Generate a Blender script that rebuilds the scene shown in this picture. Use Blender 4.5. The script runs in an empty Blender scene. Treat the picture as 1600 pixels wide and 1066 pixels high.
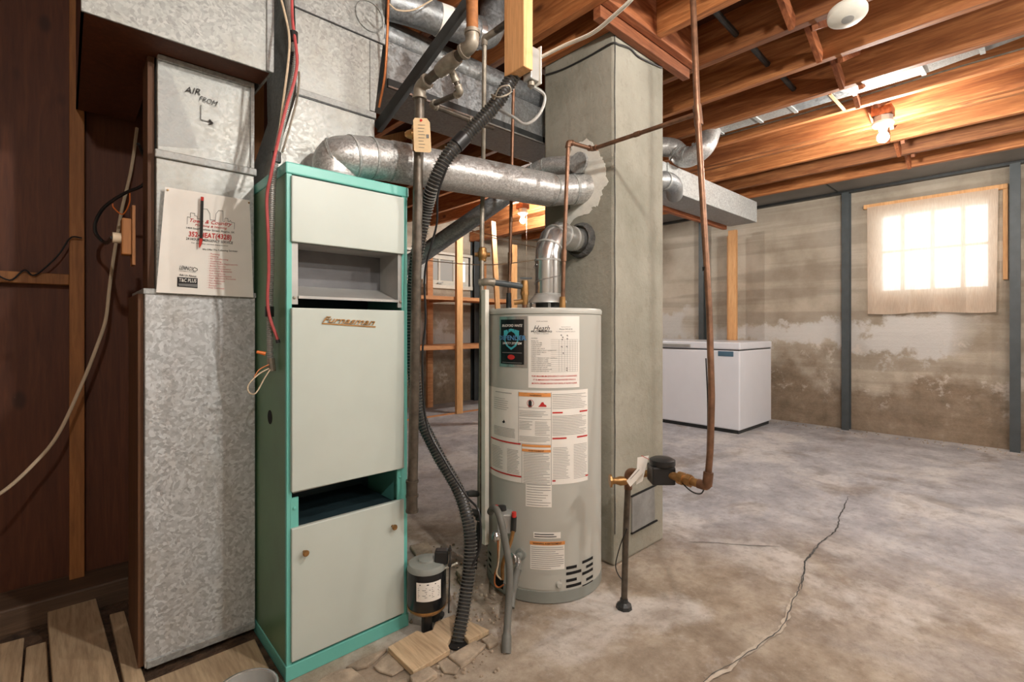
import bpy, bmesh, math, random
from math import sin, cos, pi, radians
from mathutils import Vector, Matrix
random.seed(11)
sc = bpy.context.scene
col = sc.collection
V = Vector
# ---------------------------------------------------------------- camera, world, exposure
F, HY, YAW, H = 762.0, 512.0, 0.742, 1.03          # focal length in pixels, horizon row, heading, eye height
FW = V((sin(YAW), cos(YAW), 0)); RT = V((cos(YAW), -sin(YAW), 0)); UP = V((0, 0, 1)); EYE = V((0, 0, H))
cd = bpy.data.cameras.new('camera'); cam = bpy.data.objects.new('camera', cd); col.objects.link(cam)
cam.location = EYE; cam.rotation_euler = (pi / 2, 0, -YAW)
cd.sensor_width = 36; cd.lens = F / 1600 * 36; cd.shift_y = (HY - 533) / 1600; cd.clip_start = 0.02
sc.camera = cam
w = bpy.data.worlds.new('daylight'); sc.world = w; w.use_nodes = True
bg = w.node_tree.nodes['Background']; bg.inputs[0].default_value = (0.86, 0.93, 1.0, 1); bg.inputs[1].default_value = 2.6
sc.view_settings.view_transform = 'Standard'; sc.view_settings.look = 'None'
sc.view_settings.exposure = 0.86; sc.view_settings.gamma = 1; sc.view_settings.use_curve_mapping = False
BULB = 800.0            # emission of the bare bulbs

# ---------------------------------------------------------------- measuring helpers
def ray(px, py): return FW + RT * ((px - 800) / F) + UP * ((HY - py) / F)
def PD(px, py, d): return EYE + ray(px, py) * d
def _ax(px, py, i, v):
    q = ray(px, py); return EYE + q * ((v - EYE[i]) / q[i])
def fl(px, py, z=0.0): return _ax(px, py, 2, z)
def onX(px, py, x): return _ax(px, py, 0, x)
def onY(px, py, y): return _ax(px, py, 1, y)

# ---------------------------------------------------------------- materials
def L(r, g, b):
    f = lambda c: (c / 255 / 12.92) if c / 255 <= .04045 else ((c / 255 + .055) / 1.055) ** 2.4
    return (f(r), f(g), f(b), 1)
class NT:
    def __init__(s, name):
        s.m = bpy.data.materials.new(name); s.m.use_nodes = True; s.t = s.m.node_tree; s.n = s.t.nodes
        s.b = s.n['Principled BSDF']; s.out = s.n['Material Output']
    def new(s, ty, **kw):
        x = s.n.new(ty)
        for k, v in kw.items():
            if hasattr(x, k): setattr(x, k, v)
        return x
    def link(s, a, b): s.t.links.new(a, b)
    def set(s, node, sock, v):
        if hasattr(v, 'is_output'): s.link(v, node.inputs[sock])
        else: node.inputs[sock].default_value = v
    def coord(s, scale=(1, 1, 1), kind='Object'):
        tc = s.new('ShaderNodeTexCoord') if kind != 'World' else s.new('ShaderNodeNewGeometry')
        mp = s.new('ShaderNodeMapping'); mp.inputs['Scale'].default_value = scale
        s.link(tc.outputs[kind if kind != 'World' else 'Position'], mp.inputs['Vector']); return mp.outputs[0]
    def noise(s, co, scale, detail=4, rough=.55, dist=0):
        x = s.new('ShaderNodeTexNoise'); s.link(co, x.inputs['Vector'])
        x.inputs['Scale'].default_value = scale; x.inputs['Detail'].default_value = detail
        x.inputs['Roughness'].default_value = rough; x.inputs['Distortion'].default_value = dist
        return x.outputs['Fac']
    def ramp(s, fac, *stops):
        r = s.new('ShaderNodeValToRGB'); e = r.color_ramp.elements
        while len(e) < len(stops): e.new(.5)
        for k, (p, c) in enumerate(stops):
            e[k].position = p; e[k].color = c if hasattr(c, '__len__') else (c, c, c, 1)
        s.link(fac, r.inputs[0]); return r.outputs[0]
    def mix(s, fac, a, b, mode='MIX'):
        x = s.new('ShaderNodeMix', data_type='RGBA', blend_type=mode)
        s.set(x, 0, fac); s.set(x, 6, a); s.set(x, 7, b); return x.outputs[2]
    def math(s, op, a, b=0.0):
        x = s.new('ShaderNodeMath', operation=op); s.set(x, 0, a); s.set(x, 1, b); return x.outputs[0]
    def rng(s, v, a, b, c=0., d=1.):
        x = s.new('ShaderNodeMapRange'); x.interpolation_type = 'SMOOTHSTEP'; s.set(x, 0, v)
        for k, q in zip((1, 2, 3, 4), (a, b, c, d)): x.inputs[k].default_value = q
        return x.outputs[0]
    def xyz(s, co):
        x = s.new('ShaderNodeSeparateXYZ'); s.link(co, x.inputs[0]); return x.outputs
    def bump(s, h, strength=.3, dist=.01):
        x = s.new('ShaderNodeBump'); x.inputs['Strength'].default_value = strength; x.inputs['Distance'].default_value = dist
        s.link(h, x.inputs['Height']); s.link(x.outputs[0], s.b.inputs['Normal'])
    def base(s, c, rough=.6, metal=0.):
        s.set(s.b, 'Base Color', c); s.set(s.b, 'Roughness', rough); s.set(s.b, 'Metallic', metal)
def plain(name, c, rough=.5, metal=0., var=.12, scale=18, bump=.05, bdist=.002, kind='Object', stretch=(1, 1, 1)):
    t = NT(name); co = t.coord(stretch, kind); f = t.noise(co, scale)
    d = tuple(x * (1 - var * 1.6) for x in c[:3]) + (1,); u = tuple(min(1, x * (1 + var)) for x in c[:3]) + (1,)
    t.base(t.ramp(f, (.3, d), (.7, u)), rough, metal)
    if bump: t.bump(t.noise(co, scale * 3), bump, bdist)
    return t.m
def galv(name, c=(172, 174, 170), metal=.5, rough=.5, dirt=.3, warm=(150, 140, 120), sc_=120):
    t = NT(name); co = t.coord((1, 1, 1), 'World')
    nz = t.noise(co, 9, 3); wob = t.new('ShaderNodeVectorMath', operation='MULTIPLY_ADD')
    t.link(t.n['Noise Texture'].outputs['Color'], wob.inputs[0]); wob.inputs[1].default_value = (.06,) * 3; t.link(co, wob.inputs[2])
    vo = t.new('ShaderNodeTexVoronoi'); t.link(wob.outputs[0], vo.inputs['Vector']); vo.inputs['Scale'].default_value = sc_
    sp = t.xyz(vo.outputs['Color'])[0]
    a = t.ramp(sp, (0, L(*[x * .88 for x in c])), (.55, L(*c)), (1, L(*[min(255, x * 1.1) for x in c])))
    a = t.mix(t.math('MULTIPLY', t.ramp(t.noise(co, 5, 6, .65), (.5, 0), (.72, 1)), dirt), a, L(*warm))
    a = t.mix(t.math('MULTIPLY', t.ramp(t.noise(co, 38, 6, .7, 1.2), (.56, 0), (.66, 1)), dirt * .9), a, L(92, 92, 92))
    t.base(a, t.rng(sp, 0, 1, rough - .08, rough + .14), metal); t.bump(sp, .06, .002); return t.m
def wood(name, a, b, knot=(70, 34, 14), along=1, rough=.65, sc_=1.0, rnd=.35):
    t = NT(name); s3 = [9 * sc_] * 3; s3[along] = .7 * sc_
    oi = t.new('ShaderNodeObjectInfo'); tc = t.new('ShaderNodeTexCoord')
    ad = t.new('ShaderNodeVectorMath', operation='MULTIPLY_ADD')
    t.link(oi.outputs['Random'], ad.inputs[0]); ad.inputs[1].default_value = (13, 7, 5); t.link(tc.outputs['Object'], ad.inputs[2])
    mp = t.new('ShaderNodeMapping'); mp.inputs['Scale'].default_value = s3; t.link(ad.outputs[0], mp.inputs[0]); co = mp.outputs[0]
    g = t.noise(co, 3.2, 5, .6, 1.4); fine = t.noise(co, 14, 3, .6)
    c = t.ramp(g, (.3, L(*a)), (.52, L(*[(x + y) / 2 for x, y in zip(a, b)])), (.7, L(*b)))
    c = t.mix(t.math('MULTIPLY', t.ramp(fine, (.45, 0), (.7, 1)), .28), c, L(*knot))
    k3 = [5.] * 3; k3[along] = 2.6
    mk = t.new('ShaderNodeMapping'); mk.inputs['Scale'].default_value = k3; t.link(ad.outputs[0], mk.inputs[0])
    vo = t.new('ShaderNodeTexVoronoi'); t.link(mk.outputs[0], vo.inputs['Vector']); vo.inputs['Scale'].default_value = 1
    c = t.mix(t.rng(vo.outputs['Distance'], .05, .13, .8, 0), c, L(*knot))
    hv = t.new('ShaderNodeHueSaturation'); t.link(c, hv.inputs['Color']); t.link(t.rng(oi.outputs['Random'], 0, 1, 1 - rnd, 1 + rnd * .6), hv.inputs['Value'])
    t.base(hv.outputs[0], rough); t.bump(fine, .15, .002); return t.m
M = {}
def mk_materials():
    M['galv'] = galv('galvanised steel'); M['galv_dull'] = galv('dull galvanised steel', (166, 168, 166), .35, .55, .22)
    M['galv_dirty'] = galv('dusty galvanised steel', (194, 197, 198), .36, .5, .3, (170, 160, 142))
    M['galv_dark'] = galv('old galvanised steel', (150, 154, 156), .6, .42, .3)
    M['alu'] = plain('bright aluminium', L(205, 206, 205), .22, .85, .06, 30, .03)
    M['flue'] = galv('flue steel', (192, 192, 190), .62, .36, .12, sc_=200)
    M['joist'] = wood('fir joist', (136, 76, 36), (204, 138, 84), along=1)
    M['joist_x'] = wood('fir header', (128, 68, 36), (196, 124, 80), along=0)
    M['lumber'] = wood('new lumber', (216, 160, 104), (240, 190, 134), (150, 84, 38), along=2, rnd=.1)
    M['shelf'] = wood('shelf pine', (186, 122, 76), (222, 164, 112), along=0, rnd=.1)
    M['plank'] = wood('weathered plank', (172, 148, 118), (206, 182, 148), (72, 44, 24), along=1, rnd=.2)
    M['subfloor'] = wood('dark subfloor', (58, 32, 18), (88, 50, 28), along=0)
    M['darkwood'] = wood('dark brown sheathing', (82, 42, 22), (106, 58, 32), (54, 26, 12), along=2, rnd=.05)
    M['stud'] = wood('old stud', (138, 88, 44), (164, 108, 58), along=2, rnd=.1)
    M['darkstud'] = wood('dark brown board', (84, 54, 32), (112, 74, 44), along=2, rnd=.05)  # darker brown than the stud wood
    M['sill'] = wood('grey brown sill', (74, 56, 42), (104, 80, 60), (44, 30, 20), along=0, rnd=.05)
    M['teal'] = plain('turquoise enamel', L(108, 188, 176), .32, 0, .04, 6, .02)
    M['green'] = plain('dark green panel', L(100, 136, 104), .35, 0, .12, 4, .02)  # left side and back are a darker green than the front
    M['enamel'] = plain('off white enamel', L(190, 199, 191), .35, 0, .03, 5, .015)
    M['sheet'] = plain('grey sheet metal', L(176, 176, 172), .4, .3, .08, 12)
    M['hopperback'] = plain('dark grey hopper metal', L(104, 104, 106), .55, .2, .15, 8)  # back and left side of the hopper, darker than its floor
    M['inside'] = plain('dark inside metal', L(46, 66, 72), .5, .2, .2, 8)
    M['iron'] = plain('black iron pipe', L(92, 84, 74), .42, .45, .25, 40, .15)
    M['rust'] = plain('rusty pipe', L(150, 96, 52), .7, .1, .25, 40, .2)
    M['galvpipe'] = plain('grey galvanised pipe', L(150, 142, 128), .45, .4, .2, 40, .15)
    M['copper'] = plain('tarnished copper', L(128, 94, 72), .42, .55, .25, 30, .05)
    M['brass'] = plain('old brass', L(168, 128, 80), .38, .7, .2, 40, .1)
    M['black'] = plain('black plastic', L(34, 34, 35), .35, 0, .1, 20, .03)
    M['hose'] = plain('corrugated black plastic', L(44, 45, 46), .24, 0, .1, 20, 0)
    M['hoserib'] = plain('hose rib dust and highlight', L(112, 111, 106), .4, 0, .25, 20, 0)  # rib crests lightened: caught light painted in along with dust
    M['greyhose'] = plain('grey rubber hose', L(104, 104, 98), .55, 0, .1, 20)
    M['darkmetal'] = plain('dark steel', L(58, 60, 60), .42, .4, .15, 20)
    M['steelpost'] = plain('blue grey painted steel', L(74, 80, 82), .5, .2, .12, 9)
    M['soffit'] = plain('grey painted soffit', L(120, 118, 114), .6, 0, .12, 3)
    M['white'] = plain('white enamel', L(226, 228, 234), .3, 0, .02, 4, .01)
    M['whiteplastic'] = plain('white plastic', L(228, 226, 214), .4, 0, .04, 20, .01)
    M['paper'] = plain('white paper', L(238, 234, 226), .7, 0, .03, 10, .02)
    M['manila'] = plain('manila tag', L(224, 196, 154), .8, 0, .05, 30)
    M['ink'] = plain('black ink', L(38, 36, 36), .8, 0, 0, 5, 0); M['greyink'] = plain('grey ink', L(120, 120, 118), .8, 0, 0, 5, 0)
    M['redink'] = plain('red ink', L(190, 46, 42), .8, 0, 0, 5, 0); M['orangeink'] = plain('orange print', L(226, 152, 84), .7, 0, .03, 5, 0)
    M['tealink'] = plain('teal print', L(70, 176, 188), .5, 0, .15, 8, 0); M['blackprint'] = plain('glossy black print', L(24, 26, 28), .25, 0, .05, 5, 0)
    M['blueink'] = plain('blue print', L(96, 150, 196), .5, 0, .2, 20, 0)
    M['tank'] = plain('light grey tank enamel', L(182, 182, 174), .36, 0, .03, 4, .015)
    M['tankdark'] = plain('grey base ring', L(140, 144, 138), .5, 0, .06, 8)
    M['redplastic'] = plain('red plastic', L(198, 52, 44), .4, 0, .05, 10, .01); M['redcable'] = plain('faded red cable', L(188, 84, 84), .5, 0, .1, 30, .02)
    M['orange'] = plain('orange plastic', L(228, 120, 48), .4, 0, .05, 10, 0)
    M['rope'] = plain('cream cord', L(206, 186, 158), .6, 0, .06, 20)
    M['copperwire'] = plain('bare copper wire', L(196, 120, 70), .4, .5, .1, 20, 0)
    M['dirt'] = plain('dry soil', L(92, 70, 52), .95, 0, .4, 22, .8, .02, 'World')
    M['chunk'] = plain('broken concrete', L(172, 156, 136), .9, 0, .25, 16, .6, .01, 'World')
    M['cracfill'] = plain('crack filler', L(192, 180, 164), .9, 0, .15, 30, .6, .006, 'World')
    M['mortar'] = plain('pale mortar', L(224, 222, 212), .85, 0, .08, 16, .4, .006, 'World')
    M['darkmortar'] = plain('dark mortar', L(86, 86, 84), .9, 0, .3, 30, .8, .01, 'World')
    M['porcelain'] = plain('white porcelain', L(240, 236, 224), .25, 0, .02, 5, 0)
    M['shadowgap'] = plain('black void', L(14, 13, 12), .9, 0, 0, 5, 0)
    M['blueplate'] = plain('blue grey badge', L(84, 116, 138), .4, .2, .05, 10, 0)
    # chimney parging
    t = NT('chimney parging'); co = t.coord((1, 1, 1), 'World')
    c = t.ramp(t.noise(co, 2.2, 6, .6), (.3, L(132, 130, 116)), (.55, L(156, 153, 140)), (.75, L(172, 169, 156)))
    c = t.mix(t.math('MULTIPLY', t.ramp(t.noise(co, 26, 5, .7), (.55, 0), (.75, 1)), .35), c, L(108, 100, 86))
    t.base(c, .9); t.bump(t.noise(co, 34, 5, .65), .45, .012); M['parge'] = t.m
    M['cover'] = plain('grey cover plate', L(138, 138, 136), .8, 0, .15, 14, .3, .004)
    # poured concrete walls: board marks, pale patches at mid height, brown damp foot
    t = NT('poured concrete wall'); co = t.coord((1, 1, 1), 'World'); z = t.xyz(co)[2]
    band = t.noise(t.coord((.25, .25, 5.5), 'World'), 1.6, 3, .5)
    c = t.ramp(t.noise(co, 1.7, 7, .62), (.3, L(150, 138, 120)), (.5, L(184, 173, 156)), (.72, L(204, 195, 180)))
    c = t.mix(t.math('MULTIPLY', t.ramp(band, (.44, 1), (.54, 0)), .35), c, L(124, 110, 94))
    n1 = t.noise(co, 1.5, 8, .66)
    wob = t.math('ADD', z, t.math('MULTIPLY', t.math('SUBTRACT', n1, .5), 1.5))
    foot = t.rng(wob, .42, .72, 1, 0)
    c = t.mix(t.math('MULTIPLY', foot, .8), c, t.ramp(t.noise(co, 9, 6, .7), (.3, L(98, 80, 60)), (.62, L(142, 122, 100)), (.8, L(176, 164, 150))))
    pale = t.math('MULTIPLY', t.rng(wob, .74, .84), t.rng(wob, 1.06, 1.16, 1, 0))
    pale = t.math('MULTIPLY', pale, t.ramp(t.noise(t.coord((.8, .8, .5), 'World'), 1.3, 2), (.42, 0), (.5, 1)))
    c = t.mix(t.math('MULTIPLY', pale, .85), c, L(206, 204, 200))
    spl = t.math('MULTIPLY', t.ramp(t.noise(co, 3.2, 9, .75), (.56, 0), (.64, 1)), t.math('MULTIPLY', t.rng(z, .2, .4), t.rng(z, .85, 1.0, 1, 0)))
    c = t.mix(t.math('MULTIPLY', spl, .7), c, L(214, 204, 192))
    t.base(c, .92); t.bump(t.math('ADD', t.noise(co, 16, 8, .7), t.math('MULTIPLY', band, 1.2)), .55, .02); M['wall'] = t.m
    # concrete floor
    t = NT('worn concrete floor'); co = t.coord((1, 1, 1), 'World'); s3 = t.xyz(co)
    n1 = t.noise(co, .9, 7, .6, .6); n2 = t.noise(co, 5, 8, .68)
    tan = t.ramp(n2, (.3, L(128, 112, 94)), (.5, L(160, 145, 127)), (.72, L(186, 174, 157)))
    gry = t.ramp(n2, (.3, L(146, 144, 148)), (.5, L(174, 173, 177)), (.72, L(206, 204, 205)))  # grey concrete with the window's bluish sheen put into the colour
    far = t.rng(t.math('ADD', t.math('ADD', s3[0], t.math('MULTIPLY', s3[1], .35)), t.math('MULTIPLY', t.math('SUBTRACT', n1, .5), 3.2)), 1.9, 3.2)
    c = t.mix(far, tan, gry)
    c = t.mix(t.math('MULTIPLY', t.ramp(t.noise(co, 1.5, 8, .6, .3), (.52, 0), (.60, 1)), .62), c, L(220, 215, 210))
    c = t.mix(t.math('MULTIPLY', t.ramp(t.noise(co, 1.9, 8, .62, .6), (.34, 1), (.44, 0)), .55), c, L(120, 102, 84))
    c = t.mix(t.math('MULTIPLY', t.ramp(t.noise(co, 42, 3, .6), (.66, 0), (.74, 1)), .3), c, L(88, 76, 64))
    g = t.noise(co, 24, 8, .78)
    c = t.mix(t.math('MULTIPLY', t.ramp(g, (.50, 0), (.64, 1)), .38), c, L(112, 98, 84)); c = t.mix(t.math('MULTIPLY', t.ramp(g, (.34, 1), (.45, 0)), .35), c, L(206, 196, 184))
    c = t.mix(t.math('MULTIPLY', t.ramp(t.noise(co, 3.4, 9, .72, .4), (.55, 0), (.66, 1)), .4), c, L(132, 118, 104))
    t.base(c, t.rng(far, 0, 1, .72, .46)); t.bump(t.math('ADD', n2, t.math('MULTIPLY', g, .6)), .5, .016); M['floor'] = t.m
    # curtain cloth
    t = NT('thin cream curtain'); co = t.coord((1, 1, 1)); c = t.ramp(t.noise(t.coord((60, 60, 4)), 4, 2), (.3, L(222, 200, 178)), (.7, L(238, 220, 200)))
    df = t.new('ShaderNodeBsdfDiffuse'); tr = t.new('ShaderNodeBsdfTranslucent'); mx = t.new('ShaderNodeMixShader'); mx.inputs[0].default_value = .42
    for q in (df, tr): t.link(c, q.inputs[0])
    t.link(df.outputs[0], mx.inputs[1]); t.link(tr.outputs[0], mx.inputs[2])
    tp_ = t.new('ShaderNodeBsdfTransparent'); m3 = t.new('ShaderNodeMixShader'); m3.inputs[0].default_value = .09; t.link(mx.outputs[0], m3.inputs[1]); t.link(tp_.outputs[0], m3.inputs[2]); t.link(m3.outputs[0], t.out.inputs[0]); M['curtain'] = t.m
    t = NT('window glass'); t.base((.95, .98, 1, 1), .02); t.set(t.b, 'Transmission Weight', 1.0); t.set(t.b, 'IOR', 1.0); M['glass'] = t.m
    t = NT('dusty window screen'); df = t.new('ShaderNodeBsdfDiffuse'); df.inputs[0].default_value = L(186, 182, 176)
    tr = t.new('ShaderNodeBsdfTranslucent'); tr.inputs[0].default_value = L(190, 188, 182); mx = t.new('ShaderNodeMixShader'); mx.inputs[0].default_value = .4
    t.link(df.outputs[0], mx.inputs[1]); t.link(tr.outputs[0], mx.inputs[2]); t.link(mx.outputs[0], t.out.inputs[0]); M['screen'] = t.m
    t = NT('lit bulb'); t.set(t.b, 'Emission Color', (1, .95, .885, 1)); t.set(t.b, 'Emission Strength', BULB); M['bulb'] = t.m
mk_materials()

# ---------------------------------------------------------------- mesh helpers
def catmull(pts, k=8):
    p = [V(q) for q in pts]; p = [p[0] * 2 - p[1]] + p + [p[-1] * 2 - p[-2]]; out = []
    for i in range(1, len(p) - 2):
        a, b, c, d = p[i - 1:i + 3]
        for j in range(k):
            t = j / k
            out.append(.5 * ((2 * b) + (c - a) * t + (2 * a - 5 * b + 4 * c - d) * t * t + (3 * b - a - 3 * c + d) * t ** 3))
    out.append(p[-2].copy()); return out
def fillet(pts, r, seg=6):
    p = [V(q) for q in pts]; out = [p[0]]
    for a, b, c in zip(p, p[1:], p[2:]):
        u = (a - b); v = (c - b); k = min(r, u.length * .45, v.length * .45); u = b + u.normalized() * k; v = b + v.normalized() * k
        for j in range(seg + 1):
            t = j / seg; out.append(u * (1 - t) ** 2 + b * 2 * t * (1 - t) + v * t * t)
    out.append(p[-1]); return out
def resample(pts, step):
    out = [V(pts[0])]; acc = 0
    for a, b in zip(pts, pts[1:]):
        a, b = V(a), V(b); l = (b - a).length
        if l < 1e-9: continue
        t = step - acc
        while t <= l: out.append(a.lerp(b, t / l)); t += step
        acc = l - (t - step)
    return out
_tc = {}
def glyphs(s, shear=0., bold=0., ext=0.):
    k = (s, shear, bold, ext)
    if k not in _tc:
        c = bpy.data.curves.new('t', 'FONT'); c.body = s; c.size = 1; c.shear = shear; c.offset = bold; c.extrude = ext; c.resolution_u = 2
        o = bpy.data.objects.new('t', c); me = bpy.data.meshes.new_from_object(o)
        v = [tuple(q.co) for q in me.vertices]; f = [tuple(q.vertices) for q in me.polygons]
        bpy.data.objects.remove(o); bpy.data.curves.remove(c); bpy.data.meshes.remove(me)
        x0 = min(q[0] for q in v); x1 = max(q[0] for q in v); _tc[k] = ([((q[0] - x0) / (x1 - x0), q[1] / .7, q[2]) for q in v], f)
    return _tc[k]
class MB:
    def __init__(s): s.v = []; s.f = []
    def add(s, vs, fs):
        n = len(s.v); s.v += [V(q) for q in vs]; s.f += [tuple(i + n for i in q) for q in fs]; return s
    def hexa(s, c): return s.add(c, [(0, 3, 2, 1), (4, 5, 6, 7), (0, 1, 5, 4), (1, 2, 6, 5), (2, 3, 7, 6), (3, 0, 4, 7)])
    def box(s, x0, x1, y0, y1, z0, z1):
        return s.hexa([(x0, y0, z0), (x1, y0, z0), (x1, y1, z0), (x0, y1, z0), (x0, y0, z1), (x1, y0, z1), (x1, y1, z1), (x0, y1, z1)])
    def bar(s, a, b, wd, ht, upv=UP):
        a, b = V(a), V(b); d = (b - a).normalized(); x = d.cross(V(upv))
        if x.length < 1e-4: x = d.cross(V((1, 0, 0)))
        x.normalize(); y = x.cross(d); x *= wd / 2; y *= ht / 2
        return s.hexa([a - x - y, a + x - y, a + x + y, a - x + y, b - x - y, b + x - y, b + x + y, b - x + y])
    def tube(s, pts, r, n=12, cap=True):
        p = [V(q) for q in pts]; m = len(p); rs = r if hasattr(r, '__len__') else [r] * m
        ts = [((p[min(i + 1, m - 1)] - p[max(i - 1, 0)]).normalized()) for i in range(m)]
        nx = ts[0].cross(UP if abs(ts[0].z) < .9 else V((1, 0, 0))).normalized(); vs = []; fs = []
        for i in range(m):
            nx = (nx - ts[i] * nx.dot(ts[i])).normalized(); ny = ts[i].cross(nx)
            for j in range(n):
                a = 2 * pi * j / n; vs.append(p[i] + (nx * cos(a) + ny * sin(a)) * rs[i])
        for i in range(m - 1):
            for j in range(n):
                k = (j + 1) % n; fs.append((i * n + j, i * n + k, (i + 1) * n + k, (i + 1) * n + j))
        if cap: fs += [tuple(range(n - 1, -1, -1)), tuple((m - 1) * n + j for j in range(n))]
        return s.add(vs, fs)
    def lathe(s, o, prof, n=28, axis=UP, cap=True):
        o = V(o); ax = V(axis).normalized(); x = ax.cross(V((1, 0, 0)) if abs(ax.x) < .9 else UP).normalized(); y = ax.cross(x)
        vs = [o + ax * t + (x * cos(2 * pi * j / n) + y * sin(2 * pi * j / n)) * max(r, 1e-4) for r, t in prof for j in range(n)]; fs = []
        for i in range(len(prof) - 1):
            for j in range(n):
                k = (j + 1) % n; fs.append((i * n + j, i * n + k, (i + 1) * n + k, (i + 1) * n + j))
        if cap: fs += [tuple(range(n - 1, -1, -1)), tuple((len(prof) - 1) * n + j for j in range(n))]
        return s.add(vs, fs)
    def slab(s, poly, th, nrm=None):
        p = [V(q) for q in poly]; n = len(p)
        nrm = V(nrm) if nrm is not None else V((0, 0, -1)); q = [a + nrm * th for a in p]
        return s.add(p + q, [tuple(range(n)), tuple(range(2 * n - 1, n - 1, -1))] + [(i, i + n, (i + 1) % n + n, (i + 1) % n) for i in range(n)])
    def grid(s, fn, nu, nv):
        vs = [fn(i / nu, j / nv) for j in range(nv + 1) for i in range(nu + 1)]; k = nu + 1
        return s.add(vs, [(j * k + i, j * k + i + 1, (j + 1) * k + i + 1, (j + 1) * k + i) for j in range(nv) for i in range(nu)])
    def text(s, t, p0, p1, h, fn, shear=0., bold=0., ext=0.):
        vs, fs = glyphs(t, shear, bold, ext); dx, dy = p1[0] - p0[0], p1[1] - p0[1]; l = math.hypot(dx, dy) or 1; ux, uy = dx / l, dy / l
        return s.add([fn(p0[0] + dx * x + uy * y * h, p0[1] + dy * x - ux * y * h, z) for x, y, z in vs], fs)      # pixel-like frame, y grows downward
    def stroke(s, pts, wd, fn):
        for (ax, ay), (bx, by) in zip(pts, pts[1:]):
            l = math.hypot(bx - ax, by - ay) or 1; nx, ny = -(by - ay) / l * wd / 2, (bx - ax) / l * wd / 2
            s.add([fn(ax + nx, ay + ny, 0), fn(bx + nx, by + ny, 0), fn(bx - nx, by - ny, 0), fn(ax - nx, ay - ny, 0)], [(0, 1, 2, 3)])
        return s
ORG = {}
def _link(name, mb, mat, org, smooth, bevel):
    me = bpy.data.meshes.new(name); me.from_pydata([tuple(q - org) for q in mb.v], [], mb.f); me.validate()
    bm = bmesh.new(); bm.from_mesh(me); bmesh.ops.recalc_face_normals(bm, faces=bm.faces); bm.to_mesh(me); bm.free()
    me.materials.append(M[mat] if isinstance(mat, str) else mat)
    if smooth:
        me.polygons.foreach_set('use_smooth', [True] * len(me.polygons)); me.set_sharp_from_angle(angle=radians(smooth))
    o = bpy.data.objects.new(name, me); col.objects.link(o)
    if bevel:
        b = o.modifiers.new('edge', 'BEVEL'); b.width = bevel; b.segments = 2; b.limit_method = 'ANGLE'; b.angle_limit = radians(50)
    return o
def tag(o, label, cat, group=None):
    o['label'] = label; o['category'] = cat
    if group: o['group'] = group
    return o
def thing(name, label, cat, loc, group=None):
    o = bpy.data.objects.new(name, None); col.objects.link(o); o.location = loc; o.empty_display_size = .05; ORG[o.name] = V(loc)
    return tag(o, label, cat, group)
def part(name, mb, mat, parent, smooth=35, bevel=0, label=None, kind=None):
    o = _link(name, mb, mat, ORG[parent.name], smooth, bevel); o.parent = parent; ORG[o.name] = ORG[parent.name]
    if label: o['label'] = label
    if kind: o['kind'] = kind
    return o
def solo(name, label, cat, mb, mat, smooth=35, bevel=0, group=None):
    n = len(mb.v); org = V((sum(q.x for q in mb.v) / n, sum(q.y for q in mb.v) / n, min(q.z for q in mb.v)))
    o = _link(name, mb, mat, org, smooth, bevel); o.location = org; ORG[o.name] = org
    return tag(o, label, cat, group)
def struct(name, mb, mat, smooth=30, bevel=0):
    o = _link(name, mb, mat, V((0, 0, 0)), smooth, bevel); o['kind'] = 'structure'; ORG[o.name] = V((0, 0, 0)); return o
def box(*a): return MB().box(*a)
def run(parent, pts, r, mat, fmat=None, bend=None, fit=True, name='pipe', n=12, fl_=1.36):
    """a pipe along pts: one tube and a swollen fitting at every bend"""
    part(name, MB().tube(fillet(pts, bend or r * 1.8), r, n), mat, parent)
    if fit:
        p = [V(q) for q in pts]
        for a, b, c in zip(p, p[1:], p[2:]):
            u = (a - b).normalized(); v = (c - b).normalized(); k = r * 2.6
            if u.dot(v) < -.985: part('coupling', MB().tube([b + u * k, b + v * k], r * fl_, n), fmat or mat, parent)
            else:
                q = fillet([b + u * k, b, b + v * k], bend or r * 1.8); f = part('elbow', MB().tube(q, r * fl_ * .93, n), fmat or mat, parent)
                part('band', MB().tube([b + u * k * .98, b + u * (k - r * .7)], r * fl_ * 1.08, n), fmat or mat, f); part('band', MB().tube([b + v * k * .98, b + v * (k - r * .7)], r * fl_ * 1.08, n), fmat or mat, f)

# ================================================================ THE SETTING
WX, WY = 5.64, 5.30                    # window wall and back wall
JZ = 2.33                              # underside of the joists
def fz(x, y):
    t = min(1, max(0, (max(x, y) - 2.3) / 2.2)); return .04 * t * t * (3 - 2 * t)
floor = struct('floor', MB().grid(lambda a, b: V((-1.6 + 7.3 * a, -3.2 + 8.6 * b, fz(-1.6 + 7.3 * a, -3.2 + 8.6 * b))), 48, 56), 'floor')
def ribbon(pts, w0, jit, lift, mat, name):
    p = resample([V(fl(*q)) for q in pts], .018); mb = MB(); L_, R_ = [], []; k = 0.; wl = wr = .7
    for i, q in enumerate(p):
        d = (p[min(i + 1, len(p) - 1)] - p[max(i - 1, 0)]).normalized(); nn = V((-d.y, d.x, 0)); k = k * .75 + random.uniform(-jit, jit)
        wl = .6 * wl + .4 * random.uniform(.1, 1.25); wr = .6 * wr + .4 * random.uniform(.1, 1.25)
        e = sin(pi * (i + .3) / len(p)) ** .4
        q = q + nn * k; q.z = fz(q.x, q.y) + lift
        L_.append(q + nn * w0 * e * wl); R_.append(q - nn * w0 * e * wr)
    n = len(p); mb.add(L_ + R_, [(i, i + 1, n + i + 1, n + i) for i in range(n - 1)]); return part(name, mb, mat, floor)
CR = [(1327, 782), (1312, 806), (1306, 832), (1276, 854), (1258, 878), (1248, 924), (1234, 956), (1220, 980), (1190, 1010), (1152, 1036), (1120, 1056), (1080, 1085)]
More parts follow.
